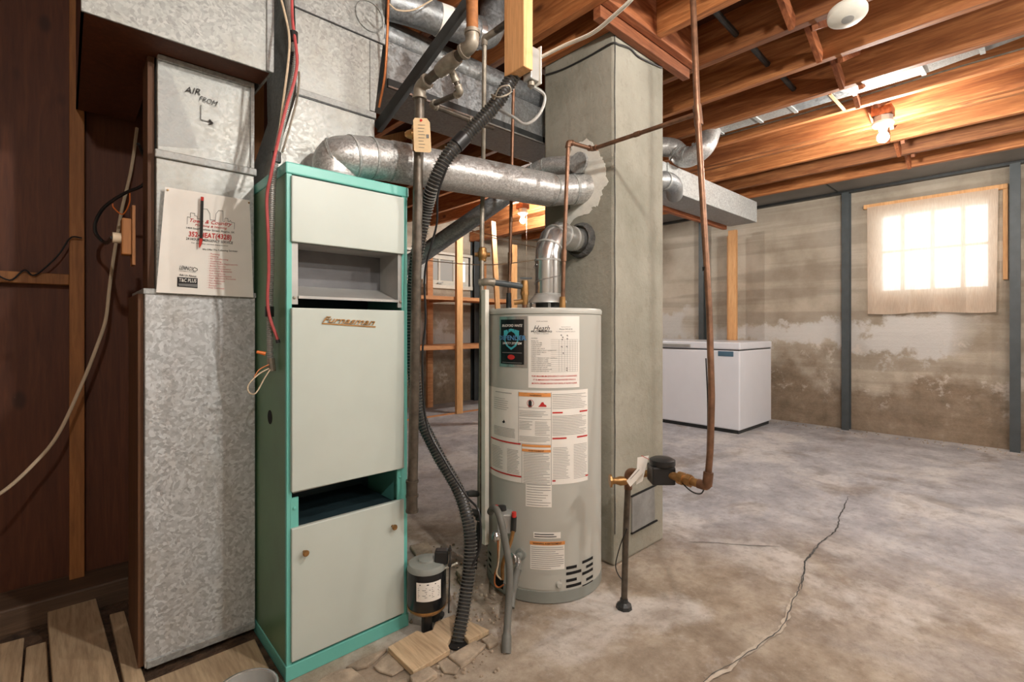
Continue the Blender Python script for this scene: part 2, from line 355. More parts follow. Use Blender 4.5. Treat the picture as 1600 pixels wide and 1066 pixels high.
ribbon(CR[5:], .012, .005, .0035, 'cracfill', 'filled_crack'); ribbon(CR[:6], .005, .004, .003, 'darkmortar', 'crack'); ribbon(CR[3:], .0022, .004, .005, 'darkmortar', 'crack')
ribbon([(1076, 848), (1110, 849), (1152, 852), (1220, 855)], .0035, .003, .003, 'darkmortar', 'crack')
part('soil_patch', MB().slab([(-1.6, 1.2, .006), (.2, 1.2, .006), (.47, 1.5, .006), (.47, 2.5, .006), (-1.6, 2.5, .006)], .004), 'dirt', floor)
PIECES = [[(583, 1041), (607, 1019), (632, 1044), (613, 1055), (592, 1048)], [(540, 1041), (567, 1027), (606, 1011), (585, 1030), (575, 1038), (558, 1042)],
          [(492, 1066), (519, 1049), (549, 1042), (568, 1057), (577, 1075), (500, 1085)], [(683, 1035), (698, 1026), (719, 1042), (712, 1052), (693, 1050)], [(700, 1024), (742, 1000), (760, 1006), (735, 1030), (720, 1040)],
          [(640, 1055), (670, 1040), (684, 1050), (660, 1066), (644, 1066)], [(604, 1062), (636, 1058), (640, 1080), (600, 1080)], [(752, 998), (768, 990), (780, 1002), (764, 1010)], [(640, 852), (668, 846), (676, 858), (650, 866)], [(636, 876), (646, 872), (648, 884), (637, 888)], [(690, 925), (702, 920), (706, 934), (694, 940)], [(712, 890), (726, 880), (731, 894), (720, 902)]]
for i, pc in enumerate(PIECES):
    h = .008 + .006 * (i % 3); part('concrete_piece', MB().slab([fl(x, y, h) for x, y in pc], h), 'chunk', floor, 0, .004)
# scattered crumbs of concrete round the sump and along the wall foot: nobody could count them
mb = MB()
for k in range(420):
    if k < 300: q = fl(random.uniform(640, 790), random.uniform(850, 1060))
    else: q = V((random.uniform(5.35, 5.62), random.uniform(-.3, 1.9), .04))
    if .46 < q.x < .89 and q.y > 1.47: continue
    if (V((q.x, q.y)) - V((1.484, 1.42))).length < .25: continue
    r = random.uniform(.002, .008); mb.lathe((q.x, q.y, fz(q.x, q.y) + .0005), [(r, 0), (r * .8, r * .7), (r * .2, r)], 5)
part('concrete_crumbs', mb, 'chunk', floor, 0, kind='stuff')

def holed(axis, at, th, a0, a1, z0, z1, h0, h1, hz0, hz1):
    mb = MB()
    for (p, q, r, s_) in ((a0, h0, z0, z1), (h1, a1, z0, z1), (h0, h1, z0, hz0), (h0, h1, hz1, z1)):
        mb.box(at, at + th, p, q, r, s_) if axis == 'x' else mb.box(p, q, at, at + th, r, s_)
    return mb
W1 = (.27, 1.08, 1.33, 2.12)           # window opening y0 y1 z0 z1
wall_right = struct('wall_right', holed('x', WX, .18, -3.2, WY + .2, -.1, 2.56, *W1), 'wall')
a_, b_ = onY(655, 385, WY), onY(737, 452, WY); W2 = (2.62, b_.x - .03, b_.z + .03, 1.985)
wall_back = struct('wall_back', holed('y', WY, .18, .8, WX + .2, -.1, 2.56, *W2), 'wall')
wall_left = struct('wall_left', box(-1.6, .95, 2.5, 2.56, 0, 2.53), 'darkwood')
struct('wall_partition', box(.9, .96, 2.56, WY, 0, 2.53), 'darkwood'); struct('wall_side', box(-1.7, -1.6, -3.2, 2.56, 0, 2.53), 'wall'); struct('wall_front', box(-1.6, WX, -3.3, -3.2, 0, 2.53), 'wall')
# closet framing on the left
s_l, s_r = onY(108, 500, 2.46).x, onY(132, 500, 2.46).x
part('stud', box(s_l, s_r, 2.44, 2.5, .092, 2.53), 'stud', wall_left, 0, .003); part('stud', box(.62, .68, 2.44, 2.5, .092, 2.53), 'stud', wall_left, 0, .003)
zr = onY(40, 434, 2.46).z; part('rail', box(-1.6, s_l, 2.455, 2.5, zr - .02, zr + .02), 'stud', wall_left, 0, .003)
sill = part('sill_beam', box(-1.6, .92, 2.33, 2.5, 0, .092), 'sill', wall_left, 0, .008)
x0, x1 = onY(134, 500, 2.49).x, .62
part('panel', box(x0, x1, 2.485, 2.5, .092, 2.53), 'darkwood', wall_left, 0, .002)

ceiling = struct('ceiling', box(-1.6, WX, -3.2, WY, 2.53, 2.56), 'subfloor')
JX = [.03, .42, .81, 1.20, 1.59, 1.98, 2.365, 2.75, 3.14, 3.48, 3.93, 4.287, 4.68, 5.09]
JT = .042
for x in [-1.14, -.75, -.36] + JX:
    if x == 1.98:
        part('joist', box(x - JT, x, -3.2, 1.165, JZ, 2.53), 'joist', ceiling, 0, .003); part('joist', box(x - JT, x, 1.74, WY, JZ, 2.53), 'joist', ceiling, 0, .003)
    elif x == .03: part('joist', box(x - JT, x, -3.2, WY if False else 2.5, JZ, 2.53), 'joist', ceiling, 0, .003)
    else: part('joist', box(x - JT, x, -3.2, 2.5 if x < .9 else WY, JZ, 2.53), 'joist', ceiling, 0, .003)
part('joist', box(3.93 - 2 * JT - .004, 3.93 - JT - .004, -3.2, 4.2, JZ + .012, 2.53), 'joist', ceiling, 0, .003)     # sistered joist
for y0, z0 in ((1.165, JZ), (1.207, JZ - .045), (1.70, JZ)):
    part('header', box(1.59, 2.365 - JT, y0, y0 + .038, z0, 2.53), 'joist_x', ceiling, 0, .003)
part('trimmer', box(1.692, 1.734, 1.246, 1.70, JZ - .022, 2.53), 'joist', ceiling, 0, .003)
for yb in (.70, 3.35):
    for a, b in zip(JX[4:], JX[5:]):
        b -= JT
        if b - 3.93 + JT == 0: b -= JT
        for k, (za, zb) in enumerate(((JZ + .01, 2.51), (2.51, JZ + .01))):
            y = yb + (k - .5) * .07; part('bridging', MB().bar((a + .002, y, za), (b - .002, y, zb), .022, .064), 'lumber' if yb > 2 else 'joist_x', ceiling, 0)
trim = struct('trim_1', box(5.14, WX, -3.2, WY, 2.36, 2.53), 'soffit'); struct('trim_2', box(5.585, WX, -3.2, WY, 2.335, 2.36), 'darkmetal')
for y in (1.36, -.1, 2.9): part('seam', box(5.14, 5.6, y, y + .012, 2.355, 2.3599), 'darkmetal', trim, 0)

def window(name, axis, at, h0, h1, z0, z1, fr, splits, rows, matf, panes):
    def bx(a, b, c, d, q, r): return box(at + c, at + d, a, b, q, r) if axis == 'x' else box(a, b, at + c, at + d, q, r)
    w_ = MB()
    for (a, b, q, r) in ((h0, h1, z0, z0 + fr), (h0, h1, z1 - fr, z1), (h0, h0 + fr, z0 + fr, z1 - fr), (h1 - fr, h1, z0 + fr, z1 - fr)):
        w_.v, w_.f = (lambda m: (m.v, m.f))(w_.add(bx(a, b, .03, .10, q, r).v, bx(a, b, .03, .1, q, r).f))
    o = struct(name, w_, matf, 0)
    xs = [h0 + fr] + splits + [h1 - fr]; zs = [z0 + fr] + rows + [z1 - fr]
    for s_ in splits: part('mullion', bx(s_ - .014, s_ + .014, .04, .085, z0 + fr, z1 - fr), matf, o, 0)
    for s_ in rows: part('muntin', bx(h0 + fr, h1 - fr, .045, .08, s_ - .01, s_ + .01), matf, o, 0)
    k = 0
    for a, b in zip(xs, xs[1:]):
        for q, r in zip(zs, zs[1:]):
            part('pane', bx(a, b, .06, .064, q, r), panes[k % len(panes)], o, 0); k += 1
    return o
window('window_1', 'x', WX, *W1, .045, [.47, .67, .88], [1.74], 'whiteplastic', ['glass'])
c1, c2 = onY(686, 420, WY + .05).x, onY(709, 420, WY + .05).x
w2 = window('window_2', 'y', WY, *W2, .06, [c1, c2], [], 'whiteplastic', ['screen', 'screen', 'glass'])
part('window_sill', box(W2[0] - .03, W2[1] + .03, WY - .03, WY + .03, W2[2] - .05, W2[2]), 'whiteplastic', w2, 0, .004); part('latch', MB().bar((c1 - .05, WY, W2[2] + .02), (c1 + .02, WY - .01, W2[2] + .03), .02, .02), 'sheet', w2)
for a in (W2[0] - .03, W2[1]): part('window_casing', box(a, a + .03, WY - .02, WY + .03, W2[2], W2[3] + .03), 'whiteplastic', w2, 0)
part('window_casing', box(W2[0], W2[1], WY - .02, WY + .03, W2[3], W2[3] + .03), 'whiteplastic', w2, 0)

# ================================================================ LARGE THINGS
# ---- chimney
CX, CY = 1.74, 1.25
ch = thing('chimney', 'square cement parged chimney stack standing behind the water heater', 'chimney', (1.945, 1.455, 0))
mb = MB(); nz = 26
def chim(a, b):
    p = [(CX, CY), (2.147, CY), (2.147, 1.665), (CX, 1.665), (CX, CY)]; k = min(3, int(a * 4)); t = a * 4 - k
    return V((p[k][0] + (p[k + 1][0] - p[k][0]) * t + random.uniform(-.001, .001), p[k][1] + (p[k + 1][1] - p[k][1]) * t, b * 2.53))
part('stack', mb.box(CX, 2.147, CY, 1.665, 0, 2.53), 'parge', ch, 0, .012)
zp = lambda pts: [onX(620 + x / 3.23, 170 + y / 3.23, CX - .0018) for x, y in pts]
def rough(pts, j):
    out = []
    for a, b in zip(pts, pts[1:] + pts[:1]):
        for k in range(4): t = k / 4; out.append((a[0] + (b[0] - a[0]) * t + random.uniform(-j, j), a[1] + (b[1] - a[1]) * t + random.uniform(-j, j)))
    return out
part('mortar_patch', MB().slab(zp(rough([(960, 150), (985, 175), (1008, 195), (1030, 240), (1040, 262), (1058, 300), (1050, 330), (1065, 372), (1040, 400), (1030, 440), (1015, 490), (985, 500), (970, 530), (925, 540), (900, 555), (870, 585), (850, 560), (860, 520), (880, 480), (900, 430), (850, 350), (870, 250), (880, 190), (915, 175)], 5)), .004, (1, 0, 0)), 'mortar', ch, 0, 0, 'pale smeared mortar around the flue')
part('corner_crack', MB().tube([V((CX + .006 + .002 * sin(k * 1.7), CY - .0015, 2.3 - k * .09)) for k in range(25)], .0022, 6), 'darkmortar', ch)
part('cleanout_cover', MB().slab([onY(x, y, CY - .006) for x, y in ((988, 777), (1023, 760), (1024, 813), (988, 833))], .012, (0, 1, 0)), 'cover', ch, 0, .003)
for a, b in (((986, 776), (1025, 757.5)), ((986, 834), (1026, 813))): part('cleanout_joint', MB().bar(onY(*a, CY - .002), onY(*b, CY - .002), .012, .006), 'shadowgap', ch, 0)

# ---- furnace
FX0, FX1, FY, FH = .474, .872, 1.486, 1.513
fu = thing('furnace', 'tall narrow turquoise furnace cabinet with off white front panels', 'furnace', ((FX0 + FX1) / 2, 1.76, 0))
def fyz(y, px=454): return onY(px, y, FY).z
FB = 2.03; pz = dict(t=1.474, tb=fyz(378), mt=fyz(481), mb=fyz(768.5), lt=fyz(825.6), lb=.055)
PX0, PX1 = onY(454, 600, FY).x, onY(629.5, 600, FY).x
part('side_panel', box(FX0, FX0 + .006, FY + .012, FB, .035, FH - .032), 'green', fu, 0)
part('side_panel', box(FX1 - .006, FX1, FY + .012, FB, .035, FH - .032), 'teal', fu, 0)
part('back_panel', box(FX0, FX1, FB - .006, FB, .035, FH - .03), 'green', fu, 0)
for a, b in ((FX0, PX0 + .004), (PX1 - .004, FX1)): part('corner_post', box(a, b, FY, FY + .016, .035, FH - .03), 'teal', fu, 0, .002)
part('top_cap', box(FX0 - .003, FX1 + .004, FY - .004, FB + .004, FH - .034, FH), 'teal', fu, 0, .004)
part('base_rail', box(FX0 - .003, FX1 + .004, FY - .003, FB, 0, .045), 'teal', fu, 0, .003)
part('upper_panel', box(PX0, PX1, FY - .010, FY + .006, pz['tb'], pz['t']), 'enamel', fu, 0, .003)
mp_ = part('middle_panel', box(PX0 - .001, PX1 - .002, FY - .014, FY + .004, pz['mb'], pz['mt']), 'enamel', fu, 0, .003)
lp_ = part('lower_door', box(PX0, PX1, FY - .010, FY + .006, pz['lb'], pz['lt']), 'enamel', fu, 0, .003)
for px, py in ((475, 862), (613, 822)):
    q = onY(px, py, FY - .01); part('knob', MB().lathe(q, [(.004, 0), (.004, .010), (.0085, .013), (.0095, .018), (.007, .022)], 16, (0, -1, 0)), 'brass', lp_)
fp = lambda px, py, z: onY(px, py, FY - .016 - z)
part('emblem', MB().text('Furnasman', (504, 503), (586, 508), 9, fp, .45, .012, .003), 'brass', mp_, label='brass script emblem')
part('emblem_bar', MB().stroke([(503, 505.5), (587, 511)], 2.2, fp), 'brass', mp_)
# grey hopper in the upper opening
oz0, oz1 = pz['mt'], pz['tb']; ox0, ox1 = PX0 + .022, PX1 - .018
for a, b in ((PX0, ox0), (ox1, PX1)): 
    o = part('bracket', box(a, b, FY + .002, FY + .010, oz0 + .01, oz1), 'sheet', fu, 0, .001); part('screw', MB().lathe(((a + b) / 2, FY + .002, oz0 + .03), [(.005, 0), (.004, .004), (.001, .005)], 10, (0, -1, 0)), 'galvpipe', o)
part('hopper', MB().add([(ox0, FY + .01, oz0 + .035), (ox1, FY + .01, oz0 + .035), (ox1, FY + .13, oz0 + .075), (ox0, FY + .13, oz0 + .075), (ox0, FY + .13, oz1), (ox1, FY + .13, oz1), (ox1, FY + .01, oz1), (ox0, FY + .01, oz1)],
     [(0, 1, 2, 3), (1, 6, 5, 2), (4, 5, 6, 7)]), 'sheet', fu, 0)
part('hopper_back', MB().add([(ox0, FY + .01, oz0 + .035), (ox0, FY + .13, oz0 + .075), (ox0, FY + .13, oz1), (ox0, FY + .01, oz1), (ox1, FY + .13, oz0 + .075), (ox1, FY + .13, oz1)], [(0, 1, 2, 3), (1, 4, 5, 2)]), 'hopperback', fu, 0)
part('hopper_lip', box(ox0, ox1, FY - .004, FY + .012, oz0 + .028, oz0 + .036), 'sheet', fu, 0)
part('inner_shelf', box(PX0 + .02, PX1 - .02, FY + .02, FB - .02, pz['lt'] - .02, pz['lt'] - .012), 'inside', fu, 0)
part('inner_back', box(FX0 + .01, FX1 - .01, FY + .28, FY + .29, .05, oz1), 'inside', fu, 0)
part('inner_bar', MB().bar((PX0 + .02, FY + .05, pz['mb'] - .01), (PX1 - .02, FY + .05, pz['mb'] - .004), .02, .02), 'sheet', fu, 0)
for a, z_ in ((PX0 + .01, .50), (PX1 - .012, .52)):
    o = part('bracket', box(a - .01, a + .012, FY - .001, FY + .006, pz['lt'], pz['mb'] - (0 if a > .6 else .02)), 'teal', fu, 0); part('screw', MB().lathe((a, FY - .001, z_), [(.005, 0), (.004, .004), (.001, .005)], 10, (0, -1, 0)), 'teal', o)
q = onX(422, 652, FX0); part('knockout_hole', MB().lathe(q + V((-.001, 0, 0)), [(.022, 0), (.022, .002)], 20, (1, 0, 0)), 'shadowgap', fu)

# ---- plenum above the furnace
pl = thing('supply_plenum', 'tall galvanised supply plenum rising from the furnace top to the joists', 'duct', (.74, 1.86, FH))
PY = 1.70; u0, u1 = .575, .858
def frus(a0, a1, b0, b1, z0, z1, yb=2.02):
    return MB().hexa([(a0, PY, z0), (a1, PY, z0), (a1, yb, z0), (a0, yb, z0), (b0, PY, z1), (b1, PY, z1), (b1, yb, z1), (b0, yb, z1)])
part('lower_section', frus(.49, .855, u0, u1, FH, 1.815), 'galv', pl, 0); part('middle_section', frus(u0, u1 - .003, u0 - .005, .892, 1.815, 2.11), 'galv', pl, 0); part('upper_section', frus(u0 - .005, .895, u0 - .005, .905, 2.11, 2.325), 'galv', pl, 0)
for z_, a, b in ((1.815, u0 - .004, u1 + .004), (2.108, u0 - .01, .90)): part('drive_cleat', box(a, b, PY - .006, PY + .01, z_, z_ + .022), 'galv_dull', pl, 0, .002); part('seam', box(a, b, PY - .0035, PY, z_ - .004, z_), 'darkmetal', pl, 0)
part('edge_flange', box(.838, .856, PY - .005, PY, 1.84, 2.10), 'galv_dull', pl, 0)
q = onY(578, 25, PY - .004); part('knockout', MB().tube([q + V((.055 * cos(a), 0, .055 * sin(a))) for a in [2 * pi * k / 24 for k in range(25)]], .0022, 6), 'galv_dull', pl)

# ---- return air drop and trunk
rd = thing('return_air_duct', 'tall spangled galvanised return air duct standing beside the furnace', 'duct', (.32, 1.98, .03))
RY = 1.777
low = part('lower_section', box(.172, .468, RY, 2.09, .03, 1.141), 'galv_dirty', rd, 0, .003)
part('bottom_hem', box(.176, .466, RY - .006, RY + .002, .03, .052), 'galv_dull', low, 0, .002); part('top_hem', box(.168, .47, RY - .004, 2.09, 1.128, 1.145), 'galv_dull', low, 0, .002)
part('middle_section', box(.200, .466, RY + .006, 1.99, 1.141, 1.54), 'galv', rd, 0, .002)
up_ = part('upper_section', box(.203, .464, RY + .008, 1.99, 1.54, 1.845), 'galv', rd, 0, .002)
part('drive_cleat', box(.196, .472, RY - .004, RY + .012, 1.536, 1.56), 'galv_dull', rd, 0, .003); part('top_hem', box(.203, .466, RY + .002, RY + .01, 1.828, 1.845), 'galv_dull', up_, 0, .002)
part('edge_flange', box(.454, .466, RY + .001, RY + .008, 1.56, 1.83), 'galv_dull', up_, 0, .002)
part('cross_crease', MB().slab([onY(x, y, RY + .0075) for x, y in ((266, 112), (311, 232), (247, 228), (249, 108))], .003, (0, 1, 0)), 'galv_dull', up_, 0)
part('cross_crease', MB().slab([onY(x, y, RY + .0075) for x, y in ((388, 155), (350, 234), (386, 246))], .003, (0, 1, 0)), 'galv', up_, 0)
pen = lambda px, py, z: onY(px, py, RY + .0035 - z)
mb = MB().text('AIR', (288, 144), (313, 149), 10, pen, .1).text('FROM', (311, 157), (338, 166), 8, pen, .1).stroke([(314, 164), (313.5, 187), (329, 191)], 1.1, pen).stroke([(327, 187), (333, 193), (326, 194)], 2.2, pen)
part('pencil_lettering', mb, 'ink', up_, 0, label='handwritten air note with an arrow')
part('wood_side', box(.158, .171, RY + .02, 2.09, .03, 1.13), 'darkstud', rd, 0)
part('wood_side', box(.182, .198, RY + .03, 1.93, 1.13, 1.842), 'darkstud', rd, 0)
tk = thing('return_air_plenum', 'galvanised return air trunk box hung under the joists', 'duct', (.26, 2.0, 1.842))
part('front_panel', box(.03, .489, 1.665, 1.672, 1.842, JZ - .006), 'galv', tk, 0, .002)
part('end_panel', box(.483, .489, 1.672, 2.43, 1.842, JZ - .006), 'galv_dull', tk, 0); part('end_panel', box(.03, .036, 1.672, 2.43, 1.842, JZ - .006), 'darkwood', tk, 0)
part('bottom_panel', MB().box(.03, .204, 1.672, 2.43, 1.842, 1.848).box(.204, .489, 1.672, 1.778, 1.846, 1.85), 'darkwood', tk, 0)
part('corner_hem', box(.470, .492, 1.658, 1.667, 1.842, JZ - .006), 'galv_dull', tk, 0, .003)

# ---- long supply trunk behind the chimney, with its end near the window wall
tr = thing('supply_air_duct', 'long rectangular grey duct running under the joists past the chimney', 'duct', (2.7, 1.83, 1.955))
TY = 1.705; TZ0, TZ1 = 1.955, 2.135
xs = [.91, 2.0, 2.98, 4.49]
for a, b in zip(xs, xs[1:]): part('duct_section', box(a, b - .002, TY, 1.95, TZ0, TZ1), 'galv_dark' if a < 1 else 'galv_dull', tr, 0, .004)
for a in xs[1:-1]: part('drive_cleat', MB().box(a - .012, a + .012, TY - .006, TY, TZ0, TZ1).box(a - .012, a + .012, TY, 1.95, TZ0 - .006, TZ0), 'galv_dull', tr, 0)
part('edge_angle', box(.91, 2.0, TY - .012, TY - .0005, TZ0 - .004, TZ0 + .03), 'darkmetal', tr, 0, .002)
part('edge_angle', box(.91, 2.0, TY - .016, TY - .012, TZ0 - .006, TZ0), 'alu', tr, 0)
part('hanger_board', box(2.2, 4.45, 1.955, 1.99, TZ0 - .03, TZ0 + .06), 'joist_x', tr, 0)

# ---- round branch ducts over the trunk
da = thing('round_duct', 'round galvanised duct with tape joints above the gas pipe', 'duct', (1.1, 1.6, 2.17))
p = [V((.908, 1.69, 2.268)), V((1.0, 1.66, 2.268)), V((1.22, 1.62, 2.265)), V((1.36, 1.62, 2.29)), V((1.38, 1.62, 2.53))]
part('duct_section', MB().tube(fillet(p, .12, 8), .06, 24), 'galv_dark', da); part('tape_joint', MB().tube([(1.10, 1.642, 2.265), (1.15, 1.633, 2.265)], .0615, 24), 'paper', da); part('collar', MB().tube([(1.26, 1.62, 2.272), (1.29, 1.62, 2.277)], .066, 24), 'alu', da)
db = thing('round_duct', 'long round galvanised duct lying on the rectangular trunk behind the chimney', 'duct', (2.0, 1.79, 2.135))
p = [V((.91, 1.79, 2.20)), V((1.6, 1.79, 2.205)), V((2.2, 1.79, 2.23)), V((2.95, 1.79, 2.262))]
part('duct_section', MB().tube(p, .063, 24), 'galv_dark', db)
e = [V((2.95, 1.79, 2.262)), V(PD(1052, 232, 3.36)), V(PD(1066, 246, 3.33)), V(PD(1082, 244, 3.27)), V(PD(1102, 228, 3.22)), V((3.21, 1.50, 2.375)), V((3.215, 1.40, 2.385))]
ee = catmull(e, 6); part('elbow', MB().tube(ee, [.064 if k < len(ee) - 9 else .064 - .003 * (k - len(ee) + 9) for k in range(len(ee))], 24), 'flue', db)
for k in (1, 2, 3): part('elbow_rib', MB().tube([e[k].lerp(e[k + 1], .4), e[k].lerp(e[k + 1], .55)], .068, 24), 'galv_dull', db)
dc = tr
e = [onY(1022, 282, 1.63), onY(1036, 282, 1.625), onY(1046, 284, 1.625), onY(1053, 292, 1.64), onY(1054, 304, 1.72)]
part('takeoff_elbow', MB().tube(catmull([V(q) for q in e], 4), .055, 20), 'galv_dark', dc); part('elbow_rib', MB().tube([e[1], V(e[1]).lerp(V(e[2]), .3)], .059, 20), 'galv_dull', dc)
# flat stack duct tucked beside a joist
fd = thing('flat_stack_duct', 'flat rectangular duct running between two joists beside the bare bulb', 'duct', (3.28, .4, 2.36))
ys = [1.47, 1.22, 1.02, .72, .42, .2, -.02, -.2, -.5, -1.4]; dz = [0, 0, 0, 0, 0, .02, .045, .035, 0, 0]
for k, (a, b) in enumerate(zip(ys, ys[1:])):
    z0, z1 = 2.345 + dz[k], 2.345 + dz[k + 1]
    part('duct_section', MB().hexa([(3.15, b, z1), (3.285, b, z1), (3.285, a, z0), (3.15, a, z0), (3.15, b, z1 + .08), (3.285, b, z1 + .08), (3.285, a, z0 + .08), (3.15, a, z0 + .08)]), ('galv_dull', 'flue', 'galv_dark')[k % 3], fd, 0, .003)
    part('drive_cleat', box(3.146, 3.29, a - .01, a + .01, z0 - .006, z0), 'galv_dull', fd, 0)
part('hanger_strap', box(3.15, 3.44, .80, .815, 2.330, 2.337), 'lumber', fd, 0)

# ---- steel wall braces, beam, posts
def brace(x, y, wd, z0, z1, label, axis):
    t = thing('steel_brace_post', label, 'post', (x, y, z0), 'steel braces bolted to the walls')
    if axis == 'x':
        part('flange', box(x - .008, x, y - wd / 2, y + wd / 2, z0, z1), 'steelpost', t, 0); part('web', box(x, x + .07, y - .006, y + .006, z0, z1), 'steelpost', t, 0); part('flange', box(x + .07, WX - .002, y - wd / 2, y + wd / 2, z0, z1), 'steelpost', t, 0)
    else:
        part('flange', box(x - wd / 2, x + wd / 2, y - .008, y, z0, z1), 'steelpost', t, 0); part('web', box(x - .006, x + .006, y, y + .07, z0, z1), 'steelpost', t, 0); part('flange', box(x - wd / 2, x + wd / 2, y + .07, WY - .002, z0, z1), 'steelpost', t, 0)
    return t
brace(WX - .082, onX(1321, 500, WX - .08).y, .06, .04, 2.335, 'steel brace post on the window wall midway between freezer and curtain', 'x')
brace(WX - .082, onX(1586, 500, WX - .08).y, .06, .04, 2.335, 'steel brace post on the window wall past the curtain edge', 'x')
brace(WX - .082, onX(1096, 500, WX - .08).y, .06, .04, 2.335, 'steel brace post on the wall behind the chest freezer', 'x')
bx_ = onY(748, 500, WY - .1).x; brace(bx_, WY - .082, .13, .04, 2.2, 'steel brace post behind the wall shelves under the beam end', 'y')
solo('support_beam', 'pale reddish timber beam end resting on the steel post by the shelves', 'beam', box(4.06, 4.16, 2.9, WY - .02, 2.2, JZ - .001), 'joist', 0, .004)
p0 = onX(1138, 400, 5.1); p1 = onX(1150, 400, 5.1)
solo('timber_post', 'pale two by four post standing behind the chest freezer', 'post', box(5.40, 5.44, 2.27, 2.36, .04, 2.10).box(5.441, 5.48, 2.30, 2.39, .04, 2.05), 'lumber', 0, .003)

# ---- chest freezer
fr = thing('chest_freezer', 'white chest freezer standing on the concrete against the far wall', 'freezer', (4.99, 2.5, .04))
X0, X1, Y0, Y1 = 4.585, 5.36, 1.895, 3.15
part('cabinet', box(X0, X1, Y0, Y1, .075, .815), 'white', fr, 0, .012); part('plinth', box(X0 + .02, X1 - .02, Y0 + .02, Y1 - .02, .04, .077), 'darkmetal', fr, 0)
part('lid_gasket', box(X0 + .008, X1 - .008, Y0 + .008, Y1 - .008, .813, .826), 'darkmetal', fr, 0)
lid = part('lid', box(X0 - .006, X1, Y0 - .005, Y1, .824, .893), 'white', fr, 0, .012)
part('handle', box(X0 - .02, X0 - .005, 2.37, 2.85, .836, .866), 'sheet', lid, 0, .003); part('badge', box(X0 - .004, X0 + .001, onX(1146, 553, X0).y, onX(1122, 553, X0).y, onX(1134, 557, X0).z, onX(1134, 549, X0).z), 'blueplate', fr, 0, .002, label='small blue badge')

# ---- curtain over the window
cu = thing('curtain', 'thin cream curtain hanging over the daylit basement window', 'curtain', (WX - .05, .68, 1.157))
ya, yb = onX(1355, 330, WX - .04).y, onX(1560, 330, WX - .04).y
def drape(a, b):
    y = ya + (yb - ya) * a; fold = .010 * sin(a * 26) * (.3 + b) + .022 * math.exp(-((a - .36) / .03) ** 2) * (.2 + b) + .018 * math.exp(-((a - .80) / .03) ** 2) * b
    return V((WX - .045 - fold, y + (.012 if a > .5 else -.005) * b * 1.0 * (abs(a - .5) * 2), 2.165 - (1.005 + .008 * sin(a * 9)) * b))
part('cloth', MB().grid(drape, 90, 14), 'curtain', cu, 60)
part('curtain_board', box(WX - .04, WX - .002, yb - .055, ya + .03, 2.155, 2.195), 'lumber', cu, 0, .004)
part('side_batten', box(WX - .03, WX - .002, yb - .055, yb - .025, 1.42, 2.155), 'lumber', cu, 0, .003)

# ---- wall shelves at the back
sh = thing('wall_shelves', 'open pine shelving with upright posts along the back wall', 'shelf', (3.4, 4.9, .04))
for z_ in (.80, 1.362): part('shelf_board', box(2.5, 4.25, 4.59, 5.22, z_, z_ + .022), 'shelf', sh, 0, .003); part('shelf_edge', box(2.5, 4.25, 4.57, 4.59, z_ - .02, z_ + .022), 'shelf', sh, 0, .002)
for x in (2.56, 3.30, 4.16): part('post', box(x, x + .085, 4.53, 4.57, .04, 2.08), 'lumber', sh, 0, .003); part('post', box(x, x + .08, 5.14, 5.18, .04, 1.9), 'shelf', sh, 0, .003)
for x in (2.56, 3.30, 4.16):
    for z_ in (.77, 1.335): part('cleat', box(x + .02, x + .04, 4.575, 5.14, z_, z_ + .03), 'shelf', sh, 0)
part('base_board', box(2.5, 4.25, 4.56, 4.58, .04, .055), 'shelf', sh, 0)
solo('leaning_board', 'pale narrow board leaning upright behind the water heater near the shelves', 'board', MB().bar(PD(787, 660, 5.1), PD(770, 346, 5.2), .07, .02), 'lumber', 0, .003)

# ================================================================ WATER HEATER
HC = V((1.484, 1.42, 0)); HR = .2367; HT = 1.105
wh = thing('water_heater', 'grey cylindrical gas water heater covered in instruction labels', 'water heater', HC)
HZ = .012
part('tank', MB().lathe(HC, [(HR, HZ + .035), (HR, HT - .025), (HR - .002, HT - .024), (HR - .002, HT - .020)], 72), 'tank', wh)
part('top_cap', MB().lathe(HC, [(HR + .002, HT - .022), (HR + .003, HT - .008), (HR - .001, HT - .001), (HR - .012, HT), (.02, HT + .003)], 72), 'tank', wh)
part('base_ring', MB().lathe(HC, [(HR - .006, HZ - .012), (HR + .001, HZ - .008), (HR + .002, HZ + .034), (HR - .004, HZ + .036)], 72), 'tankdark', wh)
for k in range(3): a = 2 * pi * k / 3 + .6; part('foot', MB().lathe(HC + V((.17 * cos(a), .17 * sin(a), 0)), [(.02, 0), (.02, HZ)], 12), 'darkmetal', wh)
A0 = math.atan2(-HC.y, -HC.x)                     # the angle that faces the eye
def cyl(px, py, off=0.):
    """angle-length u (metres round the tank, growing to the right of the picture) and height of the tank point seen at a pixel"""
    q = ray(px, py); a = q.x ** 2 + q.y ** 2; o = EYE - HC; b = 2 * (o.x * q.x + o.y * q.y); c = o.x ** 2 + o.y ** 2 - HR ** 2; D = max(0, b * b - 4 * a * c)
    t = (-b - math.sqrt(D)) / (2 * a); p = EYE + q * t; an = math.atan2(p.y - HC.y, p.x - HC.x) - A0
    an = (an + pi) % (2 * pi) - pi; return an * HR, p.z
def tk_map(off):
    def f(u, v, w_=0.):                           # u metres to the right, v metres DOWN from the tank top
        a = A0 + u / HR; r = HR + off + w_; return V((HC.x + r * cos(a), HC.y + r * sin(a), HT - v))
    return f
m1, m2 = tk_map(.0012), tk_map(.0024)
def patch(fn, u0, u1, v0, v1):
    n = max(2, int(abs(u1 - u0) / .012)); mb = MB(); mb.grid(lambda a, b: fn(u0 + (u1 - u0) * a, v0 + (v1 - v0) * b, 0), n, 2)
    mb.grid(lambda a, b: fn(u0 + (u1 - u0) * a, v0 + (v1 - v0) * b, -.0022), n, 2); return mb
